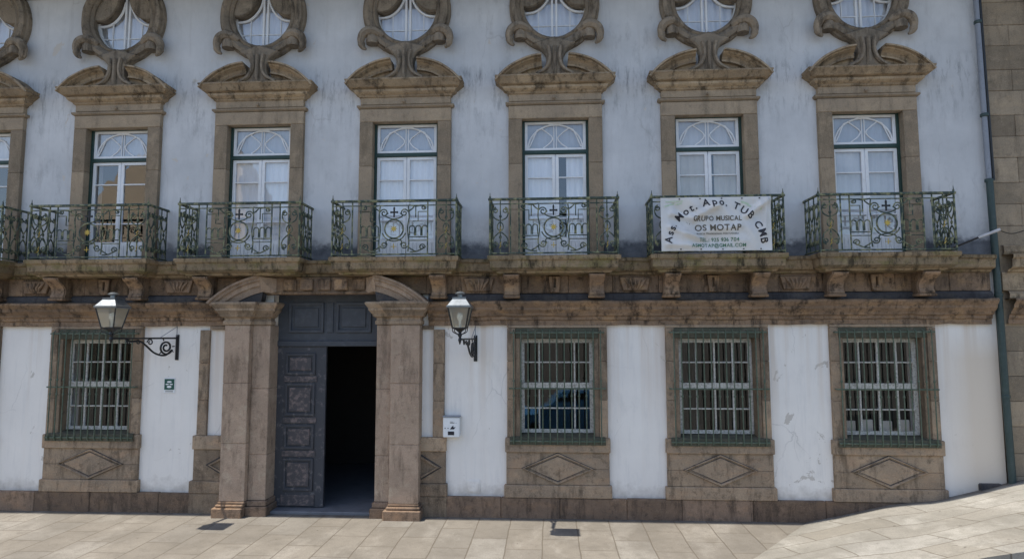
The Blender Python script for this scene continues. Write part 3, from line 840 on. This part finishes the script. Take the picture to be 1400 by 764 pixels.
def grille_bm():
    b = NB(); D = .155
    for k in range(13):
        x = -.72+.12*k
        tube(b, [P3(x, D-.05, 3.075), P3(x, D, 3.05), P3(x, D, 1.225), P3(x, D-.03, 1.20)], .0105, 6)
        for z in (1.99, 2.235):
            lathe(b, P3(x, D, z), [(.010, -.022), (.020, -.008), (.020, .008), (.010, .022)], 6)
    for z, e in ((3.03, .785), (2.11, .80), (1.25, .785)):
        bx(b, -e, e, D-.022, D-.008, z-.013, z+.013, .003)
        for s in (-1, 1): tube(b, [P3(s*(e-.01), D-.016, z), P3(s*(e-.01), .04, z)], .012, 6)
    return b
lowcur = {0: None, 1: (-.6, -.35, .35, .6), 2: None, 3: (-.6, -.1, .1, .6), 4: (-.6, -.02, .05, .6)}
for i, c in enumerate(CL):
    s_ = inst('lsur', low_surround, 'tan_stone', 'window_surround', palace, c)
    inst('dia', diamond_bm, 'tan_stone', 'diamond_relief', s_, c)
    inst('gro', groove_shade_bm, 'dark_stone', 'groove_shade_strip', s_, c)
    inst('lin', lintel_bm, 'moss_stone', 'lintel', s_, c)
    inst('sil', sill_bm, 'moss_stone', 'sill', s_, c)
    w_ = inst('lsa', low_sash, 'old_white_paint' if i else 'old_white_paint', 'barred_window', palace, c)
    inst('lpa', lambda: pane_bm(1.36, 2.92, .60, -.155), 'dark_glass', 'pane', w_, c)
    inst('gri', grille_bm, 'grille_paint', 'grille', w_, c, True, 45)
    if lowcur[i]:
        a, b1, b2, d = lowcur[i]
        for x0, x1 in ((a, b1), (b2, d)):
            obj('curtain', curtain_bm(x0, x1, 1.36, 2.92, -.55, 5, .03, i+x0), 'curtain_dim', w_, smooth=True, angle=180, solid=False)
    if i == 4:
        for k, x in enumerate((-.43, -.15, .16, .44)):
            b = NB(); bx(b, x-.09, x+.09, -.32, -.26, 1.37, 1.56+.02*(k % 2), .01); obj('folder', b, 'curtain_beige', w_)

# side strips of the portal, half diamonds, narrow white slits
for x0, x1, c0, c1, w0, w1, h0, s in ((-6.07, -5.90, -5.898, -5.52, -6.10, -5.52, -5.55, -1), (-1.975, -1.785, -2.20, -1.977, -2.20, -1.755, -2.17, 1)):
    b = NB(); z = 1.292
    for h in (.6, .63, .57): bx(b, x0, x1, -.01, .055, z, z+h-.003, .006); z += h
    bx(b, c0, c1, -.01, .053, 3.092, 3.155, .004)
    bx(b, w0-.02, w1+.01, -.01, .085, 1.06, 1.29, .01); bx(b, w0, w1, -.01, .06, .535, 1.057, .006); bx(b, w0-.05, w1+.03, -.01, .088, .328, .532, .01); bx(b, w0-.05, w1+.03, -.01, .08, -.3, .325, .01)
    ps = obj('portal_strip', b, 'tan_stone', palace)
    b = NB(); sweep(b, [(h0, .95), (h0+s*.27, .80), (h0, .65)], [(.0, .05), (.0, .09), (.03, .09), (.03, .05)], amt=.001); obj('half_diamond', b, 'tan_stone', ps)
    b = NB(); sweep(b, [(h0, .985), (h0+s*.33, .80), (h0, .615)], [(.0, .05), (.0, .0645), (.025, .0645), (.025, .05)], amt=0); obj('groove_shade_strip', b, 'dark_stone', ps)  # last piece: dark strip painted for a shaded, dirty channel

# ------------------------------------------------------------------ portal
def blocks(b, x0, x1, d0, d1, z0, z1, hs):
    z = z0
    for k, h in enumerate(hs):
        z2 = z1 if k == len(hs)-1 else z+h
        bx(b, x0, x1, d0, d1+random.uniform(-.003, .003), z, z2-.002, .008); z = z2
def capital(b, xl, xr, d0, dz=0):
    pr = [(p*.80-.002, z+dz) for p, z in [(0, 3.17), (.03, 3.18), (.035, 3.235), (.01, 3.25), (.01, 3.29)] + LOWC[3:]]
    mould(b, xl, xr, d0, pr, .1, .004)
for (ox0, ox1, ix0, ix1) in ((-5.53, -5.095, -5.093, -4.785), (-2.66, -2.17, -2.93, -2.662)):
    b = NB(); blocks(b, ox0, ox1, -.02, .25, .245, 3.168, (.95, 1.0, 1)); p_ = obj('pilaster', b, 'pale_stone', palace)
    b = NB(); blocks(b, ix0, ix1, -.42, .135, .245, 3.168, (.75, 1.1, 1)); obj('inner_pilaster', b, 'pale_stone', p_)
    b = NB()
    capital(b, ox0, ox1, .25); capital(b, ix0, ix1, .135, -.003)
    obj('capital', b, 'tan_stone', p_, smooth=True, angle=28)
    b = NB(); e = .055
    bx(b, ox0-e-.02, ox1+(e if ox0 > -4 else 0), -.02, .345, -.3, .155, .012)
    bx(b, ox0-e*.6, ox1+(e*.6 if ox0 > -4 else 0), -.02, .31, .157, .205, .015); bx(b, ox0-.012, ox1+.012, -.02, .275, .207, .243, .01)
    bx(b, ix0-(e if ix0 > -4 else 0), ix1+(e if ix0 < -4 else 0), -.42, .22, -.3, .153, .012)
    bx(b, ix0-(e*.5 if ix0 > -4 else 0), ix1+(e*.5 if ix0 < -4 else 0), -.42, .18, .155, .243, .012)
    obj('base', b, 'plinth_stone', p_)
# broken segmental pediment of the portal
PPR = [(0, 0), (0, .42), (-.035, .42), (-.045, .385), (-.085, .38), (-.10, .335), (-.165, .325), (-.18, .29), (-.275, .275), (-.275, 0)]
for s in (-1, 1):
    b = NB(); C0 = -3.91; R = 1.75; z0 = 2.285
    L = [(C0+(x+.671)*s, z) for x, z in arc(0, z0, R, 79.6, 46.5, 16)]
    sweep(b, L, [(q*(1 if s < 0 else -1)*-1 if False else q*(-1 if s < 0 else 1), d) for q, d in PPR], amt=.005)
    pp = obj('portal_pediment', b, 'pale_stone', palace, smooth=True, angle=28)
    b = NB()
    # splayed end that turns in towards the doorway
    xe = L[0][0]
    A = [(xe, .405, 3.985), (xe-s*.21, .165, 3.97), (xe-s*.21, .165, 3.70), (xe, .285, 3.74), (xe, .09, 3.985), (xe, .09, 3.70)]
    vv = [b.verts.new(P3(*q)) for q in A]
    b.faces.new((vv[0], vv[1], vv[2], vv[3])); b.faces.new((vv[0], vv[4], vv[1])); b.faces.new((vv[3], vv[2], vv[5])); b.faces.new((vv[1], vv[4], vv[5], vv[2])); b.faces.new((vv[0], vv[3], vv[5], vv[4]))
    obj('splayed_end', b, 'pale_stone', pp)
    b = NB()
    T = [(C0+s*1.0, 3.562)] + [(C0+s*(x+.671), z) for x, z in arc(0, z0, R-.22, 79, 56, 8)] + [(C0+s*1.6, 3.562)]
    T = [(x, max(z, 3.562)) for x, z in T]
    if s < 0: T = T[::-1]
    plate(b, [T], .1, .26, .004); obj('tympanum', b, 'dark_stone', palace)
b = NB()
bx(b, -4.78, -2.935, -.42, .16, 3.72, 3.99, .012)
for k in range(5):
    x = -4.55+.30*k; bx(b, x, x+.22, .162, .215+.03*(k % 2), 3.76, 3.95, .012)
bx(b, -4.80, -2.92, .10, .20, 3.69, 3.735, .008)
obj('portal_lintel', b, 'cornice_stone', palace)

# door: fixed overdoor panel, closed left leaf, right leaf swung into the dark hall
dr = NB()
bx(dr, PX0, PX1, -.27, -.20, 2.86, 3.715, .004); bx(dr, PX0, PX1, -.26, -.165, 2.80, 2.90, .01)
door = obj('overdoor', dr, 'blue_wood', palace)
b = NB()
for x0, x1 in ((-4.55, -4.02), (-3.70, -3.17)):
    plate(b, [rect(x0-.05, x1+.05, 3.04, 3.57), rect(x0, x1, 3.09, 3.52)], -.20, -.165, .006); bx(b, x0+.05, x1-.05, -.20, -.18, 3.14, 3.47, .01)
bx(b, -4.02+.10, -3.70-.10, -.20, -.18, 3.04, 3.57, .006)
obj('panel_moulding', b, 'blue_wood', door)
b = NB(); bx(b, PX0+.005, -3.915, -.26, -.20, .06, 2.80, .005)
leaf = obj('door', b, 'worn_blue_wood', palace)
def panels(x0, x1, d, zlist, mat, parent):
    for z0, z1 in zlist:
        b = NB()
        plate(b, [rect(x0, x1, z0, z1), rect(x0+.045, x1-.045, z0+.045, z1-.045)], d, d+.028, .006)
        obj('panel_moulding', b, 'worn_blue_wood', parent)
        b = NB(); bx(b, x0+.075, x1-.075, d, d+.022, z0+.075, z1-.075, .016); obj('door_panel', b, mat, parent)
panels(-4.63, -4.10, -.20, [(.33, .88), (1.03, 1.45), (1.60, 2.16), (2.31, 2.68)], 'worn_wood', leaf)
for z0, z1 in ((.905, 1.005), (1.475, 1.575), (2.185, 2.285), (.08, .26)):
    b = NB(); bx(b, -4.66, -4.07, -.20, -.182, z0, z1, .006); obj('rail', b, 'worn_wood', leaf)
b = NB(); bx(b, PX1-.05, PX1-.005, -1.28, -.36, .06, 2.80, .005)
leaf2 = obj('door', b, 'blue_wood', palace)
b = NB()
for z0, z1 in ((.33, .88), (1.03, 1.45), (1.60, 2.16), (2.31, 2.68)): bx(b, PX1-.075, PX1-.05, -1.15, -.5, z0, z1, .01)
obj('door_panel', b, 'blue_wood', leaf2)
# little inspection hatch low in the white wall
b = NB(); plate(b, [rect(-1.39, -1.18, .385, .59)], .001, .012, .003); plate(b, [rect(-1.365, -1.205, .41, .565)], .012, .017, .002)
lathe(b, P3(-1.285, .016, .49), [(.008, -.008), (.012, 0), (.008, .008)], 8)
obj('meter_hatch', b, 'plaster', palace)

# ------------------------------------------------------------------ neighbouring ashlar house
house = tag(empty('stone_house', (7.3, 0, 0)), 'tan granite ashlar house front joined to the white palace at the right edge', 'building')
b = NB(); z = -.4; row = 0
while z < 9.42:
    h = random.choice((.36, .42, .40)); x = 7.33 - house.location.x + .0
    if 3.15 < z+h/2 < 4.3:
        if len(b.verts): obj('ashlar_wall', b, 'ashlar', house); b = NB()
        z += h; row += 1; continue
    x -= .0; first_w = .42 if row % 2 else .78; k = 0
    while x < 6.5:
        w_ = first_w if k == 0 else random.uniform(.6, 1.0)
        bx(b, x+.002, x+w_-.002, -.35, .02+random.uniform(-.004, .004), z+.002, z+h-.002, .007); x += w_; k += 1
    z += h; row += 1
obj('ashlar_wall', b, 'ashlar', house)
b = NB(); bx(b, -.06+.02, 6.5, -.42, -.30, -.4, 9.80, 0); bx(b, .015, 6.5, -.34, .015, 3.0, 4.4, 0); obj('wall', b, 'ashlar', house)
b = NB(); mould(b, .085, 6.5, .065, LOWC, .11, .010, ends=False); obj('cornice', b, 'cornice_stone', house, smooth=True, angle=28)
b = NB(); mould(b, .085, 6.5, .10, [(0, 3.55), (.045, 3.565), (.05, 3.64), (.03, 3.675), (0, 3.69)], .13, .008, ends=False)
for k in range(7): bx(b, .02+.9*k, .9+.9*k, .016, .10, 3.692, 3.99, .008)
obj('frieze', b, 'hood_stone', house, smooth=True, angle=28)
b = NB(); mould(b, .085, 6.5, .11, LED, .11, .010, ends=False)
mould(b, .085, 6.5, .04, [(0, 4.275), (.03, 4.29), (.05, 4.33), (.04, 4.42), (0, 4.44)], .2, .006, ends=False)
obj('ledge', b, 'hood_stone', house, smooth=True, angle=28)
b = NB(); bx(b, -.12, 6.9, -9, 1.4, 9.803, 9.97, .0); obj('shading_eaves', b, 'dark_stone', house)  # added out of view to block a patch of sun on this wall
b = NB(); bx(b, .75, 1.6, .024, .10, 4.45, 9.80, .01); obj('pilaster', b, 'ashlar', house)

# ------------------------------------------------------------------ downpipe
dp = tag(empty('downpipe', (7.22, -.12, .6)), 'slender downpipe, grey above and dark green below, between white wall and ashlar house', 'drainpipe')
L = lambda x, d, z: (x-7.22, -d+.12, z-.6)
b = NB(); tube(b, [L(7.20, .10, 9.9), L(7.215, .10, 5.45)], .042, 10); obj('upper_pipe', b, 'pipe_grey', dp, smooth=True)
b = NB(); tube(b, [L(7.235, .13, 9.9), L(7.275, .12, 5.5)], .022, 8); obj('cable', b, 'black_iron', dp, smooth=True)
b = NB(); tube(b, [L(7.215, .11, 5.5), L(7.225, .11, 4.3), L(7.235, .11, 3.2), L(7.245, .10, 2.0), L(7.26, .10, .5)], .052, 10)
obj('lower_pipe', b, 'pipe_green', dp, smooth=True)
for z, d in ((8.2, .10), (6.6, .10), (5.5, .10), (3.62, .11), (2.0, .10)):
    b = NB(); lathe(b, L(7.213 if z > 4 else 7.233 if z > 3 else 7.245, d, z), [(.052, -.03), (.062, -.02), (.062, .02), (.052, .03)], 10)
    obj('pipe_collar', b, 'pipe_green', dp, smooth=True)
b = NB(); lathe(b, L(7.26, .10, .53), [(.085, -.15), (.085, .05), (.065, .08)], 10); obj('shoe', b, 'pipe_green', dp, smooth=True)

# floodlight on an arm
fl = tag(empty('floodlight', (6.45, -.25, 4.36)), 'thin tube floodlight with white head on a black arm beside the rightmost balcony', 'lamp')
b = NB(); tube(b, [(0, .15, -.02), (.0, 0, 0), (.36, -.12, .16)], .017, 6); bx(b, -.05, .05, -.16, -.13, -.08, .06, .004); obj('arm', b, 'black_iron', fl)
b = NB(); tube(b, [(.36, -.12, .16), (.62, -.2, .265)], [.018, .024], 8); tube(b, [(.62, -.2, .265), (.64, -.206, .273)], .022, 8); obj('lamp_head', b, 'curtain_grey', fl, smooth=True)
b = NB(); tube(b, spline([(.62, -.2, .265), (.9, -.1, .22), (1.3, .02, .33), (1.8, .13, .45)], 6), .008, 5); obj('cable', b, 'black_iron', fl)

# ------------------------------------------------------------------ wall lanterns
def lantern(x, z0, xw, zw, d, label):
    """z0: underside of the glass; the arm runs back to the wall at xw, zw"""
    t = tag(empty('wall_lantern', (xw, 0, zw)), label, 'lantern', 'street lanterns on the palace wall')
    o = Vector((x-xw, -d, z0-zw))
    def W(a, b_, c): return tuple(o+Vector((a, b_, c)))
    hb, ht, gh, rh, rt_ = .100, .168, .315, .125, .098
    b = NB()
    cs = [(-1, -1), (1, -1), (1, 1), (-1, 1)]
    for sx, sy in cs: tube(b, [W(sx*hb, sy*hb, 0), W(sx*ht*.97, sy*ht*.97, gh)], .012, 4)
    for h, r in ((0, hb), (gh, ht*.97)):
        tube(b, [W(sx*r, sy*r, h) for sx, sy in cs], .012, 4, closed=True)
    lathe(b, W(0, 0, -.035), [(.03, -.03), (.07, 0), (hb*1.3, .028), (hb*1.3, .036)], 4, PI/4)
    lathe(b, W(0, 0, -.09), [(.006, -.16), (.028, -.09), (.018, -.05), (.034, -.02), (.02, .03), (.03, .06)], 8)
    for sx, sy in cs: tube(b, spline([W(sx*hb, sy*hb, -.01), W(sx*hb*.9, sy*hb*.9, -.06), W(sx*.02, sy*.02, -.10)], 4), .007, 5)
    obj('frame', b, 'black_iron', t)
    b = NB()
    lathe(b, W(0, 0, gh), [(ht*1.46, -.012), (ht*1.54, 0), (ht*1.54, .018), (ht*1.42, .026), (rt_*1.42, rh), (rt_*1.5, rh+.006), (rt_*1.5, rh+.022), (.05, rh+.03)], 4, PI/4)
    lathe(b, W(0, 0, gh+rh+.03), [(.04, 0), (.04, .035), (.076, .044), (.082, .058), (.05, .078), (.016, .088)], 12)
    obj('roof', b, 'zinc', t, smooth=True, angle=25)
    b = NB()
    for k in range(4):
        (ax, ay), (bx_, by) = cs[k], cs[(k+1) % 4]
        b.faces.new([b.verts.new(W(*q)) for q in ((ax*hb, ay*hb, .01), (bx_*hb, by*hb, .01), (bx_*ht*.95, by*ht*.95, gh-.01), (ax*ht*.95, ay*ht*.95, gh-.01))])
    obj('lantern_glass', b, 'lamp_glass', t)
    b = NB(); lathe(b, W(0, 0, .10), [(.02, -.09), (.02, .0), (.03, .02), (.046, .06), (.048, .09), (.034, .125), (.012, .14)], 12)
    obj('bulb', b, 'bulb', t, smooth=True)
    # bracket: straight arm with a big spiral near the wall
    b = NB(); e = Vector((x-xw, -d, 0)); za = z0-.17-zw
    def A(u, h): return tuple(e*u+Vector((0, 0, h)))
    hz = za
    tube(b, [A(0, hz), A(1.0, hz)], .015, 6)
    tube(b, [A(.985, hz-.02), A(.985, hz+.10)], .018, 6)
    sp = []
    for k in range(33):
        a = math.radians(-160)+k/32*2*PI*1.75; r = .125*(1-.72*k/32)
        sp.append((.22/d*1.0*1.0 + r*math.cos(a)/d, hz-.155 + r*math.sin(a)))
    tail = spline([(.80, hz-.01), (.72, hz-.05), (.60, hz-.045), (.50, hz-.12), (.36, hz-.25), (.20, hz-.29), sp[0]], 6)[:-1]
    tube(b, [A(u, h) for u, h in tail+sp], .017, 6)
    for k in range(0, 20, 6):
        a = math.radians(-150+k*18); tube(b, [A(.22/d+.125*math.cos(a)/d, hz-.155+.125*math.sin(a)), A(.22/d+.17*math.cos(a)/d, hz-.155+.17*math.sin(a))], [.014, .005], 5)
    sc = [(.80/1+.0, 0)]
    for c_, r0 in ((.62, .04), (.44, .055), (.76, .035)):
        q = [(c_+r0*(1-.7*k/16)*math.cos(k/16*2*PI*1.2)/d, hz-.055-r0*.2+r0*(1-.7*k/16)*math.sin(k/16*2*PI*1.2)) for k in range(17)]
        tube(b, [A(u, h) for u, h in q], .011, 5)
    tube(b, [A(.02, hz+.03), A(.02, hz-.36)], .014, 6)
    bx(b, -.03, .03, .0, .02, hz-.38, hz+.06, .004)
    obj('bracket', b, 'black_iron', t, smooth=True)
    b = NB(); tube(b, [A(.02, hz), A(.02, hz+.24)], .007, 5); tube(b, [A(.02, hz+.20), A(.30, hz)], .006, 5); obj('conduit', b, 'pipe_grey', t)
    return t
lantern(-6.87, 3.12, -6.50, 2.94, 1.18, 'zinc roofed lantern on a black scroll arm left of the portal, before a barred window')
lantern(-1.362, 3.10, -1.26, 2.92, 1.18, 'zinc roofed lantern on a black scroll arm, right of the portal, above the white letterbox')

# ------------------------------------------------------------------ banner on the sixth balcony
BX0, BX1, BZ0, BZ1, BD = 1.785, 3.51, 4.315, 5.175, .64
def bd(x, z):
    u = (x-BX0)/(BX1-BX0); w_ = (z-BZ0)/(BZ1-BZ0)
    r = .008*math.sin(9*u+4*w_)+.012*noise.noise(Vector((x*3.1, z*2.6, 1)))+.010*noise.noise(Vector((x*7+z*5, z*2-x*2, 4)))
    for (ax, az, bx_, bz, a, wd) in ((.08, .45, .36, .22, .02, .05), (.10, .70, .30, .60, .016, .05), (.30, .62, .52, .85, .022, .05), (.78, .65, .97, .93, .026, .05), (.93, .2, .97, .93, .02, .03), (.05, .12, .35, .08, .014, .04), (.2, .3, .7, .45, .01, .06)):
        dx, dz = bx_-ax, (bz-az)*.5; px, pz = u-ax, (w_-az)*.5
        t = max(0, min(1, (px*dx+pz*dz)/(dx*dx+dz*dz))); q = math.hypot(px-t*dx, pz-t*dz)
        r += a*math.exp(-(q/wd)**2*3)
    edge = min(u, 1-u, w_*.5, (1-w_)*.5)
    return BD+2.9*r*min(1, .25+edge*8)
ban = tag(empty('banner', ((BX0+BX1)/2, -BD, BZ0)), 'wrinkled white vinyl banner with arched lettering tied to a balcony railing', 'banner')
BO = Vector(((BX0+BX1)/2, -BD, BZ0))
b = NB(); nx, nz = 90, 46; g = {}
for k, off in ((0, 0), (1, -.004)):
    for i in range(nx+1):
        for j in range(nz+1):
            x = BX0+(BX1-BX0)*i/nx; z = BZ0+(BZ1-BZ0)*j/nz
            g[k, i, j] = b.verts.new(Vector(P3(x, bd(x, z)+off, z))-BO)
for k in (0, 1):
    for i in range(nx):
        for j in range(nz): b.faces.new((g[k, i, j], g[k, i+1, j], g[k, i+1, j+1], g[k, i, j+1]))
obj('sheet', b, 'vinyl', ban, smooth=True, angle=180)
def put_text(s, size, fn, mat, bold=1.):
    ls, wtot = letters(s, size); b = NB(); prev = None
    for vs_, fs, x0, w_ in ls:
        if prev is not None and x0-prev > size*.30:
            obj('lettering', b, mat, ban, solid=False); b = NB()
        prev = x0+w_; t = NB(); vv = [t.verts.new((a, c_, 0)) for a, c_ in vs_]
        for f in fs:
            try: t.faces.new([vv[i] for i in f])
            except ValueError: pass
        for _ in range(3):
            es = [e for e in t.edges if e.calc_length() > size*.16]
            if es: bmesh.ops.subdivide_edges(t, edges=es, cuts=1)
            bmesh.ops.triangulate(t, faces=t.faces)
        mp = {}
        for v_ in t.verts:
            x, z = fn(v_.co.x, v_.co.y, x0, w_, wtot); mp[v_] = b.verts.new(Vector(P3(x, bd(x, z)+.005, z))-BO)
        for f in t.faces:
            try: b.faces.new([mp[v_] for v_ in f.verts])
            except ValueError: pass
        t.free()
    # split big triangles so that letters follow the wrinkles
    return obj('lettering', b, mat, ban, solid=False)
def line(cx, z, sx=1.): return lambda a, c_, x0, w_, wt: (cx+(x0+a-wt/2)*sx, z+c_)
BC = (BX0+BX1)/2
arcx, arcz, Ra, Rb = BC-.005, 4.40, .70, .645
def arched(a0, a1):
    def f(a, c_, x0, w_, wt):
        th = math.radians(a0+(a1-a0)*((x0+w_/2)/wt))
        ex, ez = arcx+Ra*math.cos(th), arcz+Rb*math.sin(th)
        tx, tz = Ra*math.sin(th), -Rb*math.cos(th); n_ = math.hypot(tx, tz); tx /= n_; tz /= n_
        return ex+tx*(a-w_/2)-tz*c_*1.0, ez+tz*(a-w_/2)+tx*c_*1.0
    return f
put_text('Ass. Mot. Apo. TUB CMB', .160, arched(178, 2), 'ink')
put_text('GRUPO MUSICAL', .108, line(BC+.02, 4.795, .86), 'ink_brown')
put_text('OS MOTAP', .14, line(BC+.03, 4.635, .95), 'ink_brown')
put_text('MUSICA TRADICIONAL PORTUGUESA', .036, line(BC+.02, 4.575), 'ink_grey')
put_text('TEL.: 925 936 704', .082, line(BC+.04, 4.465, .92), 'ink_green')
put_text('ASMOTAP@GMAIL.COM', .078, line(BC+.03, 4.375, .92), 'ink_green')
b = NB()
def patch(x0, x1, z0, z1, sl):
    L = [(x0, z0), (x1, z0+sl), (x1, z1+sl), (x0, z1)]
    b.faces.new([b.verts.new(Vector(P3(x, bd(x, z)+.005, z))-BO) for x, z in L])
patch(BX0+.06, BX0+.22, 5.02, 5.045, .05); patch(BX0+.08, BX0+.36, 5.10, 5.115, .01); patch(BX0+.24, BX0+.34, 5.055, 5.075, .02)
obj('faded_print', b, 'vinyl_stain', ban, solid=False); b = NB()
patch(BX1-.46, BX1-.34, 5.08, 5.11, -.04); patch(BX1-.26, BX1-.15, 4.99, 5.02, -.03); patch(BX1-.36, BX1-.30, 5.03, 5.05, -.02)
obj('faded_print', b, 'vinyl_stain', ban, solid=False)
for x in (.30, .62, .96, 1.28, 1.55):
    for z in (BZ0+.025, BZ1-.025):
        b = NB(); lathe(b, Vector(P3(BX0+x, bd(BX0+x, z)+.004, z))-BO, [(.010, -.008), (.014, 0), (.010, .008)], 8); obj('eyelet', b, 'black_iron', ban)

# ------------------------------------------------------------------ letterbox and plaque
lb = tag(empty('letterbox', (-1.65, -.06, 1.30)), 'small white wall box with dark markings beside the narrow strip right of the portal', 'letterbox')
b = NB(); bx(b, -.14, .14, -.05, .07, 0, .33, .012); obj('box', b, 'white_plastic', lb)
b = NB(); bx(b, -.148, .148, -.05, .082, .331, .352, .006); obj('lid', b, 'pipe_grey', lb)
b = NB()
bx(b, -.055, .05, .071, .0735, .04, .10, 0)
plate(b, [[(-.02, .135), (.045, .135), (.075, .175), (.04, .165), (.035, .20), (.0, .165)]], .071, .0735)
for x0, x1, z0, z1 in ((-.02, .055, .235, .243), (.075, .09, .235, .24), (-.11, -.095, .145, .16), (-.06, -.045, .145, .158), (-.02, .03, .255, .26)): bx(b, x0, x1, .071, .0735, z0, z1, 0)
obj('markings', b, 'ink', lb)
sg = tag(empty('wall_plaque', (-6.61, 0, 2.0)), 'small dark green plaque with pale emblem on the white wall below the left lantern arm', 'sign')
b = NB(); bx(b, -.098, .098, .001, .012, 0, .26, .003); obj('backing', b, 'white_plastic', sg)
b = NB(); bx(b, -.088, .088, .0122, .017, .06, .245, .002); obj('panel', b, 'sign_green', sg)
b = NB()
for cz, rz in ((.195, .016), (.11, .02)): plate(b, [arc(0, cz, .042, 0, 360, 20, rz)[:-1]], .0172, .0195)
for s in (-1, 1): plate(b, [arc(s*.036, .153, .03, 0, 360, 14, .011)[:-1]], .0172, .0195)
obj('emblem', b, 'white_plastic', sg)
b = NB()
for z in (.022, .038): bx(b, -.07, .07, .0122, .0135, z, z+.008, 0)
obj('caption', b, 'ink_grey', sg)

# ------------------------------------------------------------------ weeds on the balcony corners
def weed(x, d, z, n, s, label):
    b = NB(); rnd = random.Random(int(x*100))
    for k in range(n):
        a = rnd.uniform(0, 2*PI); l = s*rnd.uniform(.5, 1); t = Vector((math.cos(a)*l*.8, math.sin(a)*l*.6, l*rnd.uniform(.3, 1)))
        w_ = Vector((-math.sin(a), math.cos(a), 0))*l*.16
        p = [Vector((0, 0, 0)), t*.5+w_, t, t*.5-w_]
        b.faces.new([b.verts.new(q) for q in p])
    tag(obj('weed', b, 'leaf', None, P3(x, d, z), solid=False), label, 'weed', 'weeds on the ledge')
weed(-1.55, .35, 4.27, 14, .16, 'green weed sprouting on the ledge, right end of the balcony above the right lantern')
weed(-3.66, .30, 4.27, 10, .13, 'green weed sprouting on the ledge, left end of the balcony above the portal')

# ------------------------------------------------------------------ what the panes mirror: a car and a house across the square
def build_car(x, y):
    t = tag(empty('parked_car', (x, y, 0)), 'blue hatchback parked across the paving, seen mirrored in the barred window right of the portal', 'car')
    out = [(-2.0, .35), (-2.02, .62), (-1.95, .82), (-1.1, .95), (-.45, 1.42), (.95, 1.46), (1.75, 1.05), (1.98, .90), (2.02, .45), (1.95, .30), (-1.9, .28)]
    b = NB()
    rows = []
    for yy, k in ((-.84, .93), (-.80, 1.), (.80, 1.), (.84, .93)):
        rows.append([b.verts.new((px*(.99 if k < 1 else 1), yy*(1 if pz < 1. else .82), pz*k+(1-k)*.6)) for px, pz in out])
    for A, B in zip(rows, rows[1:]):
        for i in range(len(out)): b.faces.new((A[i], A[(i+1) % len(out)], B[(i+1) % len(out)], B[i]))
    b.faces.new(rows[0]); b.faces.new(rows[-1][::-1])
    obj('body', b, 'car_blue', t, smooth=True, angle=30)
    for s in (-1, 1):
        b = NB(); plate(b, [[(-.92, 1.0), (-.38, 1.36), (.22, 1.38), (.22, 1.0)], ], .0, .01); me = obj('side_window', b, 'tyre', t); me.location = (0, s*.735, 0); 
        b = NB(); plate(b, [[(.30, 1.0), (.30, 1.38), (.88, 1.38), (1.42, 1.05), (1.40, 1.0)], ], .0, .01); me = obj('side_window', b, 'tyre', t); me.location = (0, s*.735, 0)
        for wx in (-1.25, 1.25):
            b = NB(); tube(b, [(wx, s*.68, .31), (wx, s*.86, .31)], .31, 20); w_ = obj('wheel', b, 'tyre', t, smooth=True)
            b = NB(); tube(b, [(wx, s*.85, .31), (wx, s*.872, .31)], .19, 12); obj('rim', b, 'zinc', w_)
    return t
build_car(.75, -7.0)
def build_house(x, y, w_, dp_, h, rise, label):
    t = tag(empty('town_house', (x, y, 0)), label, 'house')
    b = NB(); bx(b, -w_/2, w_/2, 0, dp_, 0, h, 0)
    for v_ in b.verts: v_.co.y = v_.co.y
    obj('wall', b, 'house_tan', t)
    b = NB()
    v_ = [b.verts.new(q) for q in ((-w_/2-.4, .4, h), (w_/2+.4, .4, h), (w_/2+.4, -dp_-.4, h), (-w_/2-.4, -dp_-.4, h), (-w_/4, -dp_/2, h+rise), (w_/4, -dp_/2, h+rise))]
    for f in ((0, 1, 5, 4), (1, 2, 5), (2, 3, 4, 5), (3, 0, 4), (0, 3, 2, 1)): b.faces.new([v_[i] for i in f])
    obj('roof', b, 'roof_tile', t)
    for i in range(int(w_//3)):
        for z in (1.2, 4.6):
            if z+1.8 > h: continue
            b = NB(); xx = -w_/2+1.6+3*i
            v2 = [b.verts.new((xx+a, .02, z+c_)) for a, c_ in ((0, 0), (1.1, 0), (1.1, 1.7), (0, 1.7))]; b.faces.new(v2)
            obj('window', b, 'glass', t)
build_house(-31, -34, 17, 15, 8.5, 10.5, 'tan rendered house with hipped roof mirrored in the leftmost french windows')
